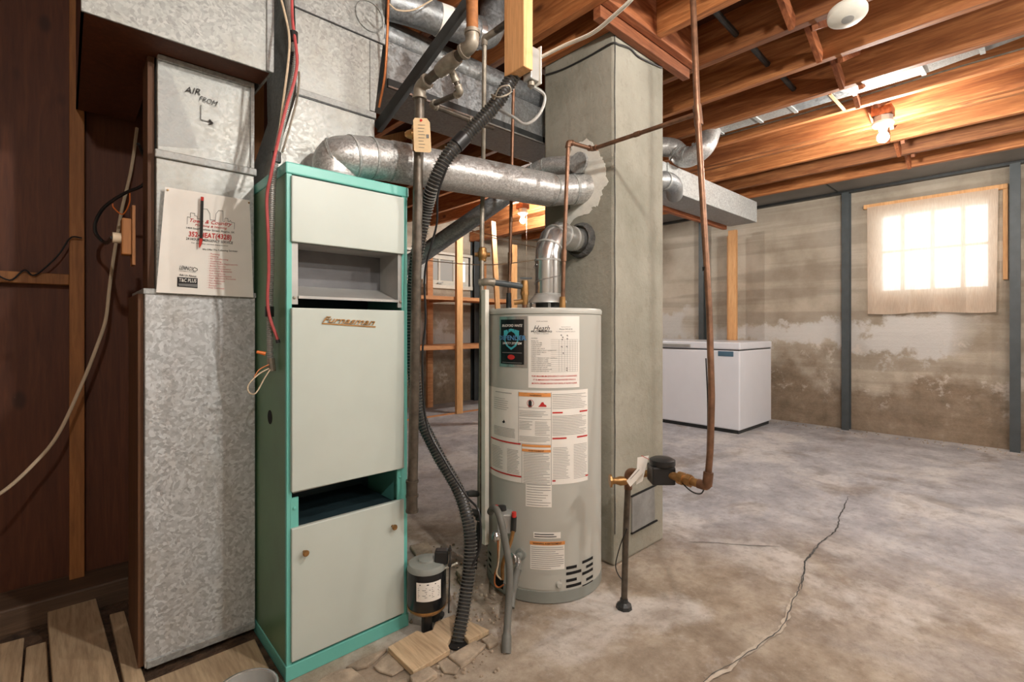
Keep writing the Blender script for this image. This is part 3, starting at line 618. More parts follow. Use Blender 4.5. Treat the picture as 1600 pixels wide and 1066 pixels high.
def rect(px0, px1, py0, py1):
    u0, z0 = cyl(px0, py0); u1, z1 = cyl(px1, py1); return u0, u1, HT - z0, HT - z1
def lines(mb, u0, u1, v0, v1, n, h, fn=m2, ragged=.25):
    for k in range(n):
        v = v0 + (v1 - v0) * (k + .5) / n; e = u1 - (u1 - u0) * random.uniform(0, ragged) * (1 if random.random() < .6 else 0); m = max(1, int((e - u0) / .02))
        mb.grid(lambda a, b: fn(u0 + (e - u0) * a, v + h * (b - .5), 0), m, 1)
# badge
u0, u1, v0, v1 = rect(781, 824, 495, 575)
bd = part('badge', patch(m1, u0, u1, v0, v1), 'alu', wh, 40, label='black shield badge with chrome border')
W_, G_ = u1 - u0, v1 - v0
mq = tk_map(.0030); mr = tk_map(.0040); ms = tk_map(.0050)
part('badge_field', patch(m2, u0 + .07 * W_, u1 - .1 * W_, v0 + .06 * G_, v1 - .06 * G_), 'blackprint', bd, 40)
def P2(a, b): return (u0 + a * W_, v0 + b * G_)
sh_ = [P2(.2, .28), P2(.48, .24), P2(.75, .28), P2(.74, .45), P2(.66, .58), P2(.48, .66), P2(.30, .58), P2(.21, .45)]
part('shield', MB().add([mq(*q) for q in sh_], [tuple(range(8))]), 'tealink', bd, 0)
part('badge_lettering', MB().text('BRADFORD WHITE', P2(.14, .205), P2(.86, .205), .05 * G_, mr, .2, .01).text('SAFETY SYSTEM', P2(.16, .55), P2(.84, .55), .045 * G_, mr, .25, .01), 'paper', bd, 0)
part('badge_title', MB().text('DEFENDER', P2(.03, .465), P2(.97, .465), .09 * G_, ms, 0, .02), 'blueink', bd, 0)
part('badge_seal', MB().add([mq(*P2(.48 + .13 * cos(2 * pi * k / 16), .80 + .05 * sin(2 * pi * k / 16))) for k in range(16)], [tuple(range(16))]), 'redink', bd, 0)
mb = MB(); lines(mb, *P2(.14, 0)[:1], P2(.84, 0)[0], v0 + .69 * G_, v0 + .74 * G_, 1, .002, mq, 0); lines(mb, P2(.14, 0)[0], P2(.84, 0)[0], v0 + .89 * G_, v0 + .93 * G_, 1, .002, mq, 0); part('badge_rules', mb, 'greyink', bd, 0)
# service record sheet
u0, u1, v0, v1 = rect(825.5, 905, 494, 605); W_, G_ = u1 - u0, v1 - v0
ss = part('service_sheet', patch(m1, u0, u1, v0, v1), 'paper', wh, 40, label='white service record sheet with red notice')
mb = MB().text('YOUR GAS FROM', P2(.15, .08), P2(.36, .08), .012 * G_, m2).text('Heath', P2(.10, .205), P2(.40, .205), .075 * G_, m2, .4).text('PLUMBING', P2(.06, .225), P2(.44, .225), .022 * G_, m2, 0, .02)
mb.text('PLUMBING & HEATING', P2(.11, .25), P2(.38, .25), .010 * G_, m2).text('Service Record', P2(.62, .155), P2(.80, .155), .010 * G_, m2).text('Phone 543-4196', P2(.58, .19), P2(.84, .19), .016 * G_, m2, .1, .01).text('PLUMBING & HEATING SERVICE', P2(.52, .222), P2(.90, .222), .010 * G_, m2)
rows = ['ADDRESS', 'MODEL NO', 'CLEAN FILTER', 'CLEAN BURNER', 'CLEAN PILOT', 'CHECK GAS VALVE', 'CHECK SAFETY PILOT OPERATION', 'CHECK PILOT RELAY', 'CHECK FLUE', 'DRAIN', 'CHECK THERMOSTAT AND CONTROLS', 'CHECK ELEMENT UPPER', 'CHECK ELEMENT LOWER', 'CHECK THERMOSTAT UPPER', 'CHECK THERMOSTAT LOWER', 'CHECK RELIEF VALVE', 'CHECK WATER TEMPERATURE', 'DATE AND SERVICED BY']
for k, s_ in enumerate(rows):
    b = .315 + .0262 * k + (.012 if k else 0); mb.text(s_, P2(.06, b), P2(.06 + .0165 * len(s_), b), .013 * G_, m2)
part('lettering', mb, 'ink', ss, 0)
mb = MB()
for k in range(18): lines(mb, P2(.42, 0)[0], P2(.96, 0)[0], v0 + (.327 + .0262 * k) * G_, v0 + (.329 + .0262 * k) * G_, 1, .0006, m2, 0)
for k in range(8): mb.grid(lambda a, b, k=k: m2(P2(.57 + .055 * k, 0)[0] + a * .0006, v0 + (.33 + .445 * b) * G_), 1, 2)
part('ruled_grid', mb, 'greyink', ss, 0, kind='stuff')
mb = MB()
for a, b in ((.60, .27), (.63, .30), (.62, .33), (.72, .275), (.72, .32), (.61, .43), (.71, .43), (.64, .52), (.71, .73), (.71, .76)): mb.stroke([P2(a, b), P2(a + .02, b - .012), P2(a + .025, b + .01)], .0018, m2)
part('pen_marks', mb, 'ink', ss, 0, kind='stuff')
mb = MB()
for k, s_ in enumerate(('FOR MAXIMUM EFFICIENCY AND CLEANLINESS', 'IT IS IMPORTANT TO DRAIN WATER ONCE A', 'MONTH FROM DRAIN TAP UNTIL IT RUNS CLEAR')): mb.text(s_, P2(.07 + .03 * (k == 1), .845 + .05 * k), P2(.94 - .03 * (k == 1), .845 + .05 * k), .021 * G_, m2, 0, .015)
part('red_notice', mb, 'redink', ss, 0)
# big wrap-round instruction label
ul, _ = cyl(764.5, 640); u1, z0 = cyl(918, 607.5); _, z1 = cyl(918, 750); v0, v1 = HT - z0, HT - z1
u0 = ul - .02; big = part('instruction_label', patch(m1, u0, u1, v0, v1), 'paper', wh, 40, label='wide white instruction label with orange and red bands')
U = lambda px: cyl(px, 650)[0]; Z_ = lambda py: v0 + (v1 - v0) * (py - 607.5) / 142.5
ub, uc, ud = U(810.5), U(861), U(816)
mb = MB()
lines(mb, U(775), U(800), Z_(612), Z_(616), 1, .002); lines(mb, U(773), U(795), Z_(622), Z_(642), 6, .0012); lines(mb, U(773), U(805), Z_(668), Z_(683), 7, .0013, m2, .05)
lines(mb, U(770), U(786), Z_(700), Z_(735), 14, .0012); lines(mb, U(793), U(812), Z_(700), Z_(738), 16, .0013)
lines(mb, U(812), U(859), Z_(638), Z_(648), 4, .0013); lines(mb, U(812), U(832), Z_(654), Z_(668), 6, .0012); lines(mb, U(836), U(859), Z_(654), Z_(676), 9, .0012); lines(mb, U(812), U(859), Z_(677), Z_(686), 4, .0012)
lines(mb, U(818), U(859), Z_(701), Z_(750), 20, .0014)
lines(mb, U(863), U(916), Z_(612), Z_(636), 9, .0012); lines(mb, U(863), U(915), Z_(645), Z_(676), 13, .0013); lines(mb, U(864), U(890), Z_(693), Z_(742), 20, .0012); lines(mb, U(896), U(916), Z_(690), Z_(744), 22, .0012)
part('printed_lines', mb, 'greyink', big, 0, kind='stuff')
mb = MB()
for a, b, y in ((863, 879, 641), (905, 917, 641), (863, 885, 680), (901, 917, 680), (768, 814, 690.5), (767, 815, 740.5), (863, 868, 744), (914, 918, 742)): lines(mb, U(a), U(b), Z_(y - 2), Z_(y + 2), 1, .0055, m2, 0)
mb.add([m2(U(841 + 13 * a), Z_(632 - 9 * b)) for a, b in ((0, 0), (1, 0), (.95, .3), (.75, .4), (.6, .8), (.4, .75), (.2, .3))], [tuple(range(7))])
mb.stroke([(U(829) + .0125 * cos(k * pi / 10), Z_(627) + .0125 * sin(k * pi / 10)) for k in range(21)], .0016, m2); part('red_print', mb, 'redink', big, 0, kind='stuff')
mb = MB()
for a, b, y0, y1 in ((811, 860.5, 611, 617), (816, 860.5, 690, 693.5), (816, 860.5, 697, 701)): mb.grid(lambda s, t: m2(U(a) + (U(b) - U(a)) * s, Z_(y0) + (Z_(y1) - Z_(y0)) * t), 5, 1)
part('orange_band', mb, 'orangeink', big, 0)
mb = MB().text('WARNING', (U(828), Z_(616)), (U(846), Z_(616)), .006, tk_map(.0034), 0, .01).text('AVERTISSEMENT', (U(826), Z_(700)), (U(850), Z_(700)), .005, tk_map(.0034), 0, .01)
mb.add([m2(U(826 + 5 * a), Z_(633 - 11 * b)) for a, b in ((0, 0), (1, 0), (1, .8), (.5, 1), (0, .8))], [tuple(range(5))]).add([m2(U(785 + 5 * a), Z_(662 - 6 * b)) for a, b in ((0, .3), (.5, 0), (1, .3), (.6, 1), (.4, .6))], [tuple(range(5))])
for y in (634, 651, 689, 607.5 + 4): mb.grid(lambda s, t: m2(U(811) + (uc - U(811)) * s, Z_(y) + .0008 * t), 5, 1)
for x, ya_, yb_ in ((810.5, 610, 690), (861, 610, 690), (815.5, 690, 750), (861, 690, 750)): mb.grid(lambda s, t: m2(U(x) + .0009 * s, Z_(ya_) + (Z_(yb_) - Z_(ya_)) * t), 1, 2)
part('lettering', mb, 'ink', big, 0)
for nm, r_, n in (('rating_label', (821.5, 862, 753, 793), 9), ('stamp_label', (833.5, 876, 831, 841), 2), ('warning_label', (828.5, 882, 845, 889), 11)):
    u0, u1, v0, v1 = rect(*r_); lab = part(nm, patch(m1, u0, u1, v0, v1), 'paper', wh, 40); mb = MB()
    lines(mb, u0 + .004, u1 - .004, v0 + (.018 if 'warn' in nm else .003), v1 - .003, n, .0016 if n > 2 else .003, m2, .4); part('printed_lines', mb, 'greyink' if n > 2 else 'ink', lab, 0, kind='stuff')
    if 'warn' in nm:
        part('orange_band', patch(m2, u0 - .001, u1 + .001, v0, v0 + .013), 'orangeink', lab, 0); part('lettering', MB().text('WARNING AVERTISSEMENT', (u0 + .01, v0 + .010), (u1 - .012, v0 + .010), .007, tk_map(.0034), 0, .01), 'ink', lab, 0)
# louvre slots, access door seam, little bosses
def slot(px0, px1, py):
    u0, z = cyl(px0, py); u1, _ = cyl(px1, py); mb = patch(m1, u0, u1, HT - z - .0055, HT - z + .0055); part('louvre_slot', mb, 'shadowgap', wh, 40)
for k, y in enumerate((888, 898, 908, 918, 928)): slot(884.5, 901 + 7 * (k % 2), y + (0, -1, 0, -1, 0)[k])
for k, y in enumerate((879, 886, 897, 906, 917)): slot(909.5 + 6 * (k % 2), 926, y)
for k in range(5): slot(764.2, 768, 862 + 9.5 * k)
u0, u1, v0, v1 = rect(792, 876, 886, 934); v1 = HT - HZ - .042; part('burner_door', patch(tk_map(.0022), u0, u1, v0, v1), 'tank', wh, 40)
part('door_seam', patch(tk_map(.0028), u1 - .002, u1, v0 + .02, v1 - .01), 'tankdark', wh, 40)
q = m1(*[(a, HT - b) for a, b in [cyl(873, 913)]][0]); part('door_knob', MB().lathe(q, [(.012, -.004), (.012, .006), (.008, .012)], 16, (q - HC) * V((1, 1, 0)) if False else V((q.x - HC.x, q.y - HC.y, 0))), 'tank', wh)
# draft hood and vent
vp = thing('heater_vent_pipe', 'shiny aluminium vent pipe curving from the water heater into the chimney', 'vent pipe', (HC.x, HC.y, HT))
VX = V(PD(852, 460, 2.07)); VX = V((1.50, 1.415, 0))
hood = MB().lathe((VX.x, VX.y, HT + .028), [(.082, 0), (.080, .008), (.056, .034), (.056, .04)], 32)
part('draft_hood', hood, 'sheet', vp)
for k in range(4): a = A0 + k * pi / 2 + .1; part('hood_leg', MB().bar((VX.x + .07 * cos(a), VX.y + .07 * sin(a), HT), (VX.x + .07 * cos(a), VX.y + .07 * sin(a), HT + .032), .012, .003), 'sheet', vp)
part('hood_opening', MB().lathe((VX.x, VX.y, HT + .002), [(.05, 0), (.05, .03)], 24), 'darkmetal', vp)
ve = V(onX(908, 376, CX)); vz = 1.44
p = [V((VX.x, VX.y, HT + .06)), V((VX.x, VX.y, vz - .13)), V((VX.x, VX.y, vz - .10)), V((VX.x + .03, VX.y + .005, vz - .035)), V((VX.x + .085, VX.y + .012, vz - .003)), V((VX.x + .13, ve.y - .002, ve.z)), V((CX + .02, ve.y, ve.z))]
part('pipe', MB().tube(p, .0535, 28), 'alu', vp)
for k, (a, b) in enumerate(((1, .1), (2, .5), (3, .5), (4, .6), (5, .3))):
    c_ = p[a].lerp(p[a + 1], b); d = (p[a + 1] - p[a]).normalized(); part('seam_ring', MB().tube([c_ - d * .004, c_ + d * .004], .0558, 28), 'sheet', vp)
part('spiral_wire', MB().tube([V((VX.x + .057 * cos(t), VX.y + .057 * sin(t), HT + .085 + .011 * t)) for t in [k * .3 for k in range(32)]], .0018, 6), 'alu', vp)
part('mortar_collar', MB().lathe((CX - .028, ve.y, ve.z), [(.066, 0), (.078, .012), (.082, .028)], 17, (1, 0, 0), False), 'darkmortar', vp, 0)

# ================================================================ FLUES AND PIPES
ff = thing('furnace_flue_pipe', 'large galvanised flue pipe running from the furnace top to the chimney', 'flue pipe', (.72, 1.60, FH))
f0 = V((.665, 1.605, FH)); fe = V(onX(912, 294, CX)); fe.x = CX + .02
fa = V(PD(610, 252, 1.74)); fb = V(PD(864, 298, 2.17))
p = catmull([f0, f0 + V((.004, 0, .075)), V(PD(545, 246, 1.64)), V(PD(572, 247, 1.68)), fa], 5) + [fb, fe]
part('pipe', MB().tube(p, [.07] * (len(p) - 2) + [.068, .066], 32), 'flue', ff)
for k in (1, 6, 11, 16): 
    d = (p[k + 1] - p[k]).normalized(); part('elbow_seam', MB().tube([p[k] - d * .004, p[k] + d * .004], .0725, 32), 'galv_dull', ff)
for t in (.62, .985): c_ = fa.lerp(fb, t); d = (fb - fa).normalized(); part('joint_ring', MB().tube([c_ - d * .003, c_ + d * .003], .0715, 32), 'galv_dull', ff)
part('sleeve', MB().tube([fb.lerp(fe, .55), fb.lerp(fe, .62)], .069, 32), 'galv_dull', ff); part('insulating_wrap', MB().tube([fa, fa.lerp(fb, .97)], .0722, 32), 'flue', ff)
vq = thing('diagonal_vent_pipe', 'round galvanised vent pipe sloping up behind the flue into the chimney', 'vent pipe', (1.5, 1.7, 1.4))
g0 = V(PD(610, 432, 2.46)); g1 = V(PD(806, 296, 2.42)); g2 = V(PD(846, 262, 2.34)); g3 = V(onX(914, 258, CX)); g3.x += .01
part('pipe', MB().tube([g0, g1], .042, 20), 'galv_dark', vq); el = fillet([g1, g2 + V((0, 0, .005)), g3], .10, 8); part('elbow', MB().tube(el, .045, 20), 'flue', vq)
for a in (3, 6): d = (el[a + 1] - el[a]).normalized(); part('elbow_seam', MB().tube([el[a] - d * .003, el[a] + d * .003], .047, 20), 'galv_dull', vq)
part('collar', MB().tube([g3 - V((.06, 0, 0)), g3 - V((.045, 0, 0))], .0475, 20), 'galv_dull', vq); part('end_stub', MB().tube([g0, g0 + V((-.05, .03, -.35))], .042, 20), 'galv_dark', vq)

gp = thing('gas_pipe', 'thick dark iron gas pipe rising beside the furnace with elbows overhead', 'pipe', V(PD(644, 800, 1.64)))
ga, gb, gc, gd_ = V((.925, 1.462, .40)), V((.925, 1.462, 1.885)), V((.925, 1.19, 1.895)), V((.925, 1.19, 2.03))
ga = V(PD(644, 800, 1.64)); gb = V(PD(656, 136, 1.66)); gc = V(PD(738, 70, 1.50)); gd_ = V(PD(737, -30, 1.50))
run(gp, [ga, gb, gc, gd_], .0168, 'iron', 'galvpipe', .03, n=16)
part('rusty_nipple', MB().tube([gc + V((0, 0, .035)), gd_ + V((0, 0, 0))], .0185, 16), 'rust', gp)
for k, y in enumerate((752, 775, 798)): q = V(PD(644 - .02 * k, y, 1.64)); part('coupling', MB().tube([q - V((0, 0, .004)), q + V((0, 0, .004))], .0215, 16), 'iron', gp)
q = V(PD(643.6, 775, 1.64)); part('drip_cap', MB().tube([q - V((0, 0, .052)), q + V((0, 0, .05))], .0192, 16), 'iron', gp)
tq = gb.lerp(gc, .56); dd = (gc - gb).normalized(); part('tee', MB().tube([tq - dd * .045, tq - dd * .02, tq + dd * .02, tq + dd * .045], [.0215, .025, .025, .0215], 16), 'galvpipe', gp)
run(gp, [tq, PD(708, 116, 1.60), PD(720, 145, 1.62), PD(674, 164, 1.74), PD(740, 190, 1.86), PD(770, 200, 1.95)], .0095, 'iron', 'galvpipe', .015, name='branch_pipe')
gv = part('gas_valve', MB().tube([PD(653, 224, 1.655), PD(653, 198, 1.655)], [.021, .021], 12), 'brass', gp)
part('valve_body', MB().lathe(PD(645, 210, 1.645), [(.012, -.02), (.019, 0), (.012, .02), (.007, .026)], 12, RT * -1), 'brass', gv); part('valve_stem', MB().tube([PD(650, 190, 1.645), PD(648, 236, 1.645)], .008, 8), 'brass', gv)
tp = thing('gas_pipe_tag', 'blank manila cardboard tag wired to the upright gas pipe', 'tag', PD(659, 238, 1.61))
tc_ = [(645.5, 188), (648, 184), (667, 185), (671.5, 191), (674, 236), (671, 238.5), (649, 237), (647, 235)]
part('card', MB().slab([PD(x, y, 1.62) for x, y in tc_], .0015, FW), 'manila', tp, 0)
part('grommet', MB().lathe(PD(658, 188, 1.619), [(.0045, 0), (.0045, .001)], 12, -FW), 'redplastic', tp); part('printed_square', MB().slab([PD(x, y, 1.619) for x, y in ((666, 210), (670, 210.3), (670.3, 216), (666.3, 215.8))], .0004, FW), 'greyink', tp, 0)
part('printed_lines', (lambda m: [m.stroke([(653 + k * .2, 195 + 5 * k), (664 - k % 3, 195.6 + 5 * k)], .6, lambda x, y, z: PD(x, y, 1.619)) for k in range(8)] and m)(MB()), 'greyink', tp, 0, kind='stuff')

# cold supply riser, its valve and branch to the tank
wp = thing('water_supply_pipe', 'slim grey steel water pipe with a valve beside the water heater', 'pipe', PD(748, 880, 1.93))
run(wp, [PD(757, 70, 1.95), PD(756, 170, 2.02), PD(755, 250, 2.1), PD(753, 360, 2.06), PD(753, 440, 2.0), PD(749, 800, 2.0)], .0095, 'galvpipe', fit=False)
part('elbow', MB().tube(fillet([PD(757, 72, 1.95), PD(757, 60, 1.95), PD(785, 42, 1.88)], .02), .013, 12), 'galvpipe', wp); part('top_pipe', MB().tube([PD(770, 52, 1.92), PD(800, 30, 1.83)], .013, 12), 'iron', wp)
q = V(PD(754, 398, 2.03)); vv = part('valve', MB().lathe(q - V((0, 0, .03)), [(.011, 0), (.016, .004), (.016, .014), (.021, .022), (.021, .038), (.016, .046), (.016, .056), (.011, .06)], 14), 'brass', wp); part('valve_stem', MB().tube([q - RT * .032, q + RT * .032], .009, 10), 'brass', vv)
run(wp, [PD(753, 442, 2.0), PD(761, 440, 1.99), PD(818, 448, 2.02)], .0125, 'steelpost', 'galvpipe', .02)
q = V(PD(820, 450, 2.02)); vb = part('brass_valve', MB().tube([q + V((0, 0, .03)), q - V((0, 0, .005)), q - V((0, 0, .07))], [.014, .017, .013], 14), 'brass', wp)
part('union', MB().lathe(q - V((0, 0, .03)), [(.018, 0), (.018, .014)], 8), 'brass', vb); part('side_outlet', MB().tube([q - V((0, 0, .055)), q - V((0, 0, .06)) - RT * .045], .011, 12), 'brass', vb); part('valve_handle', MB().bar(q + V((0, 0, .04)) - RT * .02, q + V((0, 0, .04)) + RT * .03, .012, .006), 'steelpost', vb)
part('nipple', MB().tube([q - V((0, 0, .065)), V((q.x, q.y, HT))], .011, 12), 'copper', vb)
part('tap', MB().tube([PD(746, 772, 2.0), PD(737, 771, 1.92), PD(728, 772, 1.82)], [.012, .014, .010], 12), 'darkmetal', wp); part('tap', MB().tube([PD(748, 803, 2.0), PD(736, 800, 1.92), PD(722, 794, 1.85)], [.015, .014, .010], 12), 'darkmetal', wp)
part('union', MB().lathe(PD(748.5, 812, 2.0), [(.016, 0), (.016, .03)], 8), 'darkmetal', wp); part('drain_leg', MB().tube([PD(749, 815, 2.0), PD(741, 890, 1.98)], .010, 10), 'black', wp)
solo('overflow_tube', 'square white plastic downpipe strapped to the grey water pipe', 'pipe', MB().bar(PD(758, 850, 1.95), PD(758, 453, 1.95), .026, .02), 'whiteplastic', 0, .002)
cp = thing('copper_pipe', 'thin copper pipe dropping straight behind the grey flue beside the hose', 'pipe', PD(797, 474, 2.2))
run(cp, [PD(803, 100, 2.15), PD(799, 300, 2.2), PD(797, 405, 2.2), PD(795, 474, 2.2)], .0075, 'copper', fit=False); part('coupling', MB().tube([PD(797, 395, 2.2), PD(797, 412, 2.2)], .0105, 12), 'copper', cp); part('adapter', MB().tube([PD(795, 458, 2.2), V((*PD(795, 474, 2.2).to_2d(), HT))], [.011, .013], 12), 'darkmetal', cp)
ch2 = thing('copper_pipe', 'copper hot water pipe rising from the heater top and turning at the chimney', 'pipe', PD(879, 472, 1.98))
h0 = V(PD(879, 476, 1.98)); h0.z = HT; h1 = V(PD(888, 222, 1.985)); h2 = V(PD(926, 233, 2.06)); h3 = V(PD(1089, 178, 1.70))
run(ch2, [h0, PD(881, 400, 1.98), h1, h2, h3], .0085, 'copper', 'copper', .014)
part('adapter', MB().tube([h0, h0 + V((0, 0, .05))], [.014, .012], 12), 'brass', ch2); part('coupling', MB().tube([h2.lerp(h3, .45), h2.lerp(h3, .5)], .0105, 12), 'copper', ch2)

# water meter assembly
wm = thing('water_meter', 'black water meter on a brass pipe beside the chimney foot', 'water meter', fl(975, 950))
r0 = V(fl(975, 950)); r1 = V(PD(986, 752, 1.79)); r1.x, r1.y = r0.x + .012, r0.y - .01
m0 = V(PD(1033, 738, 1.675)); m1_ = V(PD(1105, 760, 1.555))
run(wm, [r0, V((r0.x + .01, r0.y, .25)), r1], .0115, 'iron', fit=False, name='riser_pipe')
part('floor_flange', MB().lathe(r0, [(.03, 0), (.028, .012), (.016, .022), (.014, .035)], 9), 'darkmetal', wm, 0)
part('shutoff_valve', MB().tube([r1 - RT * .065, r1 - RT * .05, r1 - RT * .03, r1], [.016, .011, .017, .015], 12), 'brass', wm); part('valve_wheel', MB().lathe(r1 - RT * .068, [(.024, 0), (.024, .006)], 10, RT), 'brass', wm)
part('elbow', MB().tube(fillet([r1 - V((0, 0, .03)), r1 + V((0, 0, .035)), r1 + V((.0, -.05, .04))], .02), .0145, 12), 'copper', wm)
part('brass_pipe', MB().tube([r1 + V((0, -.03, .03)), m0], .0125, 14), 'brass', wm)
mt = part('meter_body', MB().hexa([m0 + RT * a * .040 + FW * b * .035 + UP * c for c, s_ in ((-.036, 1), (.026, 1)) for a, b in ((-s_, -s_), (s_, -s_), (s_, s_), (-s_, s_))]), 'black', wm, 0, .006)
part('meter_lid', MB().lathe(m0 + UP * .024 + RT * .004, [(.042, 0), (.044, .006), (.043, .020), (.030, .026), (.01, .027)], 28), 'black', mt)
d = (m1_ - m0).normalized(); part('brass_pipe', MB().tube([m0 + d * .03, m1_], .0135, 14), 'brass', wm)
for t in (.45, .62): c_ = m0.lerp(m1_, t); part('union_nut', MB().lathe(c_ - d * .009, [(.021, 0), (.021, .018)], 6 if t > .5 else 16, d), 'brass', wm, 20)
part('signal_wire', MB().tube(catmull([m0 + RT * .04, PD(1075, 764, 1.58), PD(1092, 772, 1.56), PD(1100, 764, 1.56), PD(1104, 735, 1.57), PD(1106, 640, 1.6), PD(1103, 560, 1.62)], 6), .0022, 6), 'black', wm)
part('ground_wire', MB().tube(catmull([PD(980, 826, 1.78), PD(970, 850, 1.80), PD(962, 882, 1.81), PD(966, 898, 1.80), PD(974, 908, 1.79)], 6), .0022, 6), 'black', wm)
for k, pts in enumerate((((979, 752), (999, 728), (1008, 736), (985, 761)), ((996, 715), (1014, 712), (1004, 752), (994, 758)))):
    t_ = thing('paper_tag', ('white paper tag hanging on the water meter valve', 'white paper tag with red print tucked against the meter')[k], 'tag', PD(*pts[0], 1.70)); c_ = part('card', MB().slab([PD(x, y, 1.68 + .012 * k) for x, y in pts], .001, FW), 'paper', t_, 0)
    part('printed_lines', MB().stroke([(pts[0][0] + 6, pts[0][1] - 3), (pts[1][0], pts[1][1] + 6)], .8, lambda x, y, z: PD(x, y, 1.678 + .012 * k)), ('greyink', 'redink')[k], t_, 0, kind='stuff')
rs = thing('copper_riser', 'long copper riser leaning down from the joists to the water meter', 'pipe', m1_)
run(rs, [PD(1060, -120, 1.76), PD(1083, 2, 1.74), PD(1090, 180, 1.70), PD(1099, 330, 1.66), PD(1108, 480, 1.62), PD(1112, 620, 1.58), PD(1110, 700, 1.56), PD(1106, 750, 1.555), m1_ + d * .006], .0105, 'copper', fit=False)
part('tee', MB().tube([PD(1089, 165, 1.70), PD(1092, 196, 1.70)], .0145, 12), 'copper', rs); part('elbow', MB().tube(fillet([PD(1107, 738, 1.555), m1_, m1_ - d * .03], .02), .0155, 12), 'copper', rs); part('coupling', MB().tube([PD(1103, 417, 1.64), PD(1103.6, 423, 1.64)], .0125, 12), 'black', rs)

# ================================================================ SUMP, HOSES
hs = thing('corrugated_hose', 'black corrugated sump hose looping from the ceiling to the floor board', 'hose', fl(716, 1003))
hp = [PD(806, 112, 1.68), PD(775, 162, 1.68), PD(735, 205, 1.67), PD(700, 243, 1.65), PD(677, 288, 1.665), PD(664, 335, 1.72), PD(647, 430, 1.77), PD(644, 540, 1.79), PD(654, 640, 1.79), PD(682, 706, 1.78), PD(716, 766, 1.76), PD(732, 820, 1.72), PD(734, 875, 1.69), PD(726, 940, 1.65), PD(716, 998, 1.60), PD(715, 1008, 1.59)]
rp = resample(catmull([V(q) for q in hp], 12), .0028)
part('tube', MB().tube(rp, .0212, 16), 'hose', hs, 25)
mb = MB()
for k in range(2, len(rp) - 3, 4): mb.tube([rp[k - 1].lerp(rp[k], .6), rp[k], rp[k + 1]], [.0225, .0258, .0225], 16)
part('corrugation', mb, 'hoserib', hs, 25, kind='stuff')
for i_ in (112,): part('clamp', MB().tube([rp[i_ - 8], rp[i_], rp[i_ + 8]], .0262, 16), 'black', hs)
solo('hose_clip', 'white plastic clip hooked around the corrugated hose near the ceiling', 'clip', MB().tube(catmull([PD(772, 155, 1.64), PD(780, 138, 1.62), PD(795, 134, 1.62), PD(797, 145, 1.63), PD(780, 152, 1.62), PD(768, 148, 1.64), PD(772, 155, 1.64)], 5), .003, 6), 'galvpipe')
solo('power_cord', 'thin black cord running along the corrugated hose to the pump', 'cord', MB().tube(catmull([PD(698, 262, 1.60), PD(684, 306, 1.63), PD(682, 352, 1.68), PD(664, 425, 1.71), PD(665, 500, 1.73), PD(660, 560, 1.73), PD(666, 660, 1.73), PD(696, 722, 1.72), PD(729, 775, 1.69), PD(748, 800, 1.66), PD(751, 850, 1.64), PD(738, 885, 1.63)], 8), .004, 6), 'black')
sm = thing('sump_pump', 'black pedestal sump pump motor with a white label beside the furnace', 'pump', fl(667, 985))
sc_ = V(fl(667, 985)); mz0, mz1 = .088, .222
part('pedestal', MB().tube([sc_, sc_ + V((0, 0, mz0))], .0185, 16), 'black', sm)
part('motor_body', MB().lathe(sc_, [(.062, mz0), (.065, mz0 + .006), (.065, mz1 - .008), (.063, mz1)], 32), 'blackprint', sm)
part('end_cap', MB().lathe(sc_, [(.066, mz1 - .006), (.066, mz1), (.060, mz1 + .012), (.03, mz1 + .018), (.028, mz1 + .024), (.02, mz1 + .028)], 32), 'tankdark', sm); part('end_cap', MB().lathe(sc_, [(.04, mz0 - .02), (.058, mz0 - .010), (.066, mz0), (.066, mz0 + .006)], 24), 'brass', sm)
def mot(u, v, off=0.):
    a = math.atan2(-sc_.y, -sc_.x) + u / .065; return V((sc_.x + (.0658 + off) * cos(a), sc_.y + (.0658 + off) * sin(a), mz1 - v))
pl_ = part('rating_plate', MB().grid(lambda a, b: mot(-.035 + .085 * a, .028 + .062 * b), 10, 2), 'paper', sm, 60); mb = MB()
lines(mb, -.024, .03, .033, .037, 1, .003, lambda u, v, z: mot(u, v, .0006), 0)
for k in range(6): lines(mb, -.03, .0 + .012 * (k % 3), .044 + .006 * k, .048 + .006 * k, 1, .0013, lambda u, v, z: mot(u, v, .0006), 0); lines(mb, .016, .044, .044 + .006 * k, .048 + .006 * k, 1, .0013, lambda u, v, z: mot(u, v, .0006), .2)
part('printed_lines', mb, 'ink', pl_, 0, kind='stuff')
q = sc_ + RT * .05 + V((0, 0, mz1 + .008)); part('switch_box', MB().hexa([q + RT * a * .022 + FW * b * .018 + UP * c for c in (0, .045) for a, b in ((-1, -1), (1, -1), (1, 1), (-1, 1))]), 'black', sm, 0, .005)
part('float_rod', MB().tube([PD(701, 958, 1.64), PD(703.5, 852, 1.64)], .0026, 8), 'darkmetal', sm); part('rod_arm', MB().tube([PD(690, 890, 1.65), PD(706, 884, 1.64), PD(714, 880, 1.63)], .003, 8), 'whiteplastic', sm)
for y in (861, 885): part('rod_stop', MB().lathe(PD(703, y, 1.64), [(.006, 0), (.006, .008)], 10), 'black', sm)
part('discharge_pipe', MB().tube(fillet([fl(690, 962, .02), fl(683, 958, .035), fl(678, 972, .01)], .02), .014, 10), 'darkmetal', sm)
bd_ = [(606, 1011), (645.6, 1049.6), (703, 1015), (699, 1005), (706, 993), (725, 993), (732, 1001), (764, 984), (710, 960), (680, 972), (676, 984), (662, 989), (652, 985)]
solo('sump_cover', 'notched plywood board laid over the sump beside the furnace', 'board', MB().slab([fl(x, y, .022) for x, y in bd_], .018), 'plank', 0, .002)
solo('sump_hole', 'dark sump opening where the hose goes under the board', 'hole', MB().lathe(fl(716, 1004, .004), [(.04, 0), (.04, .003)], 20), 'shadowgap')
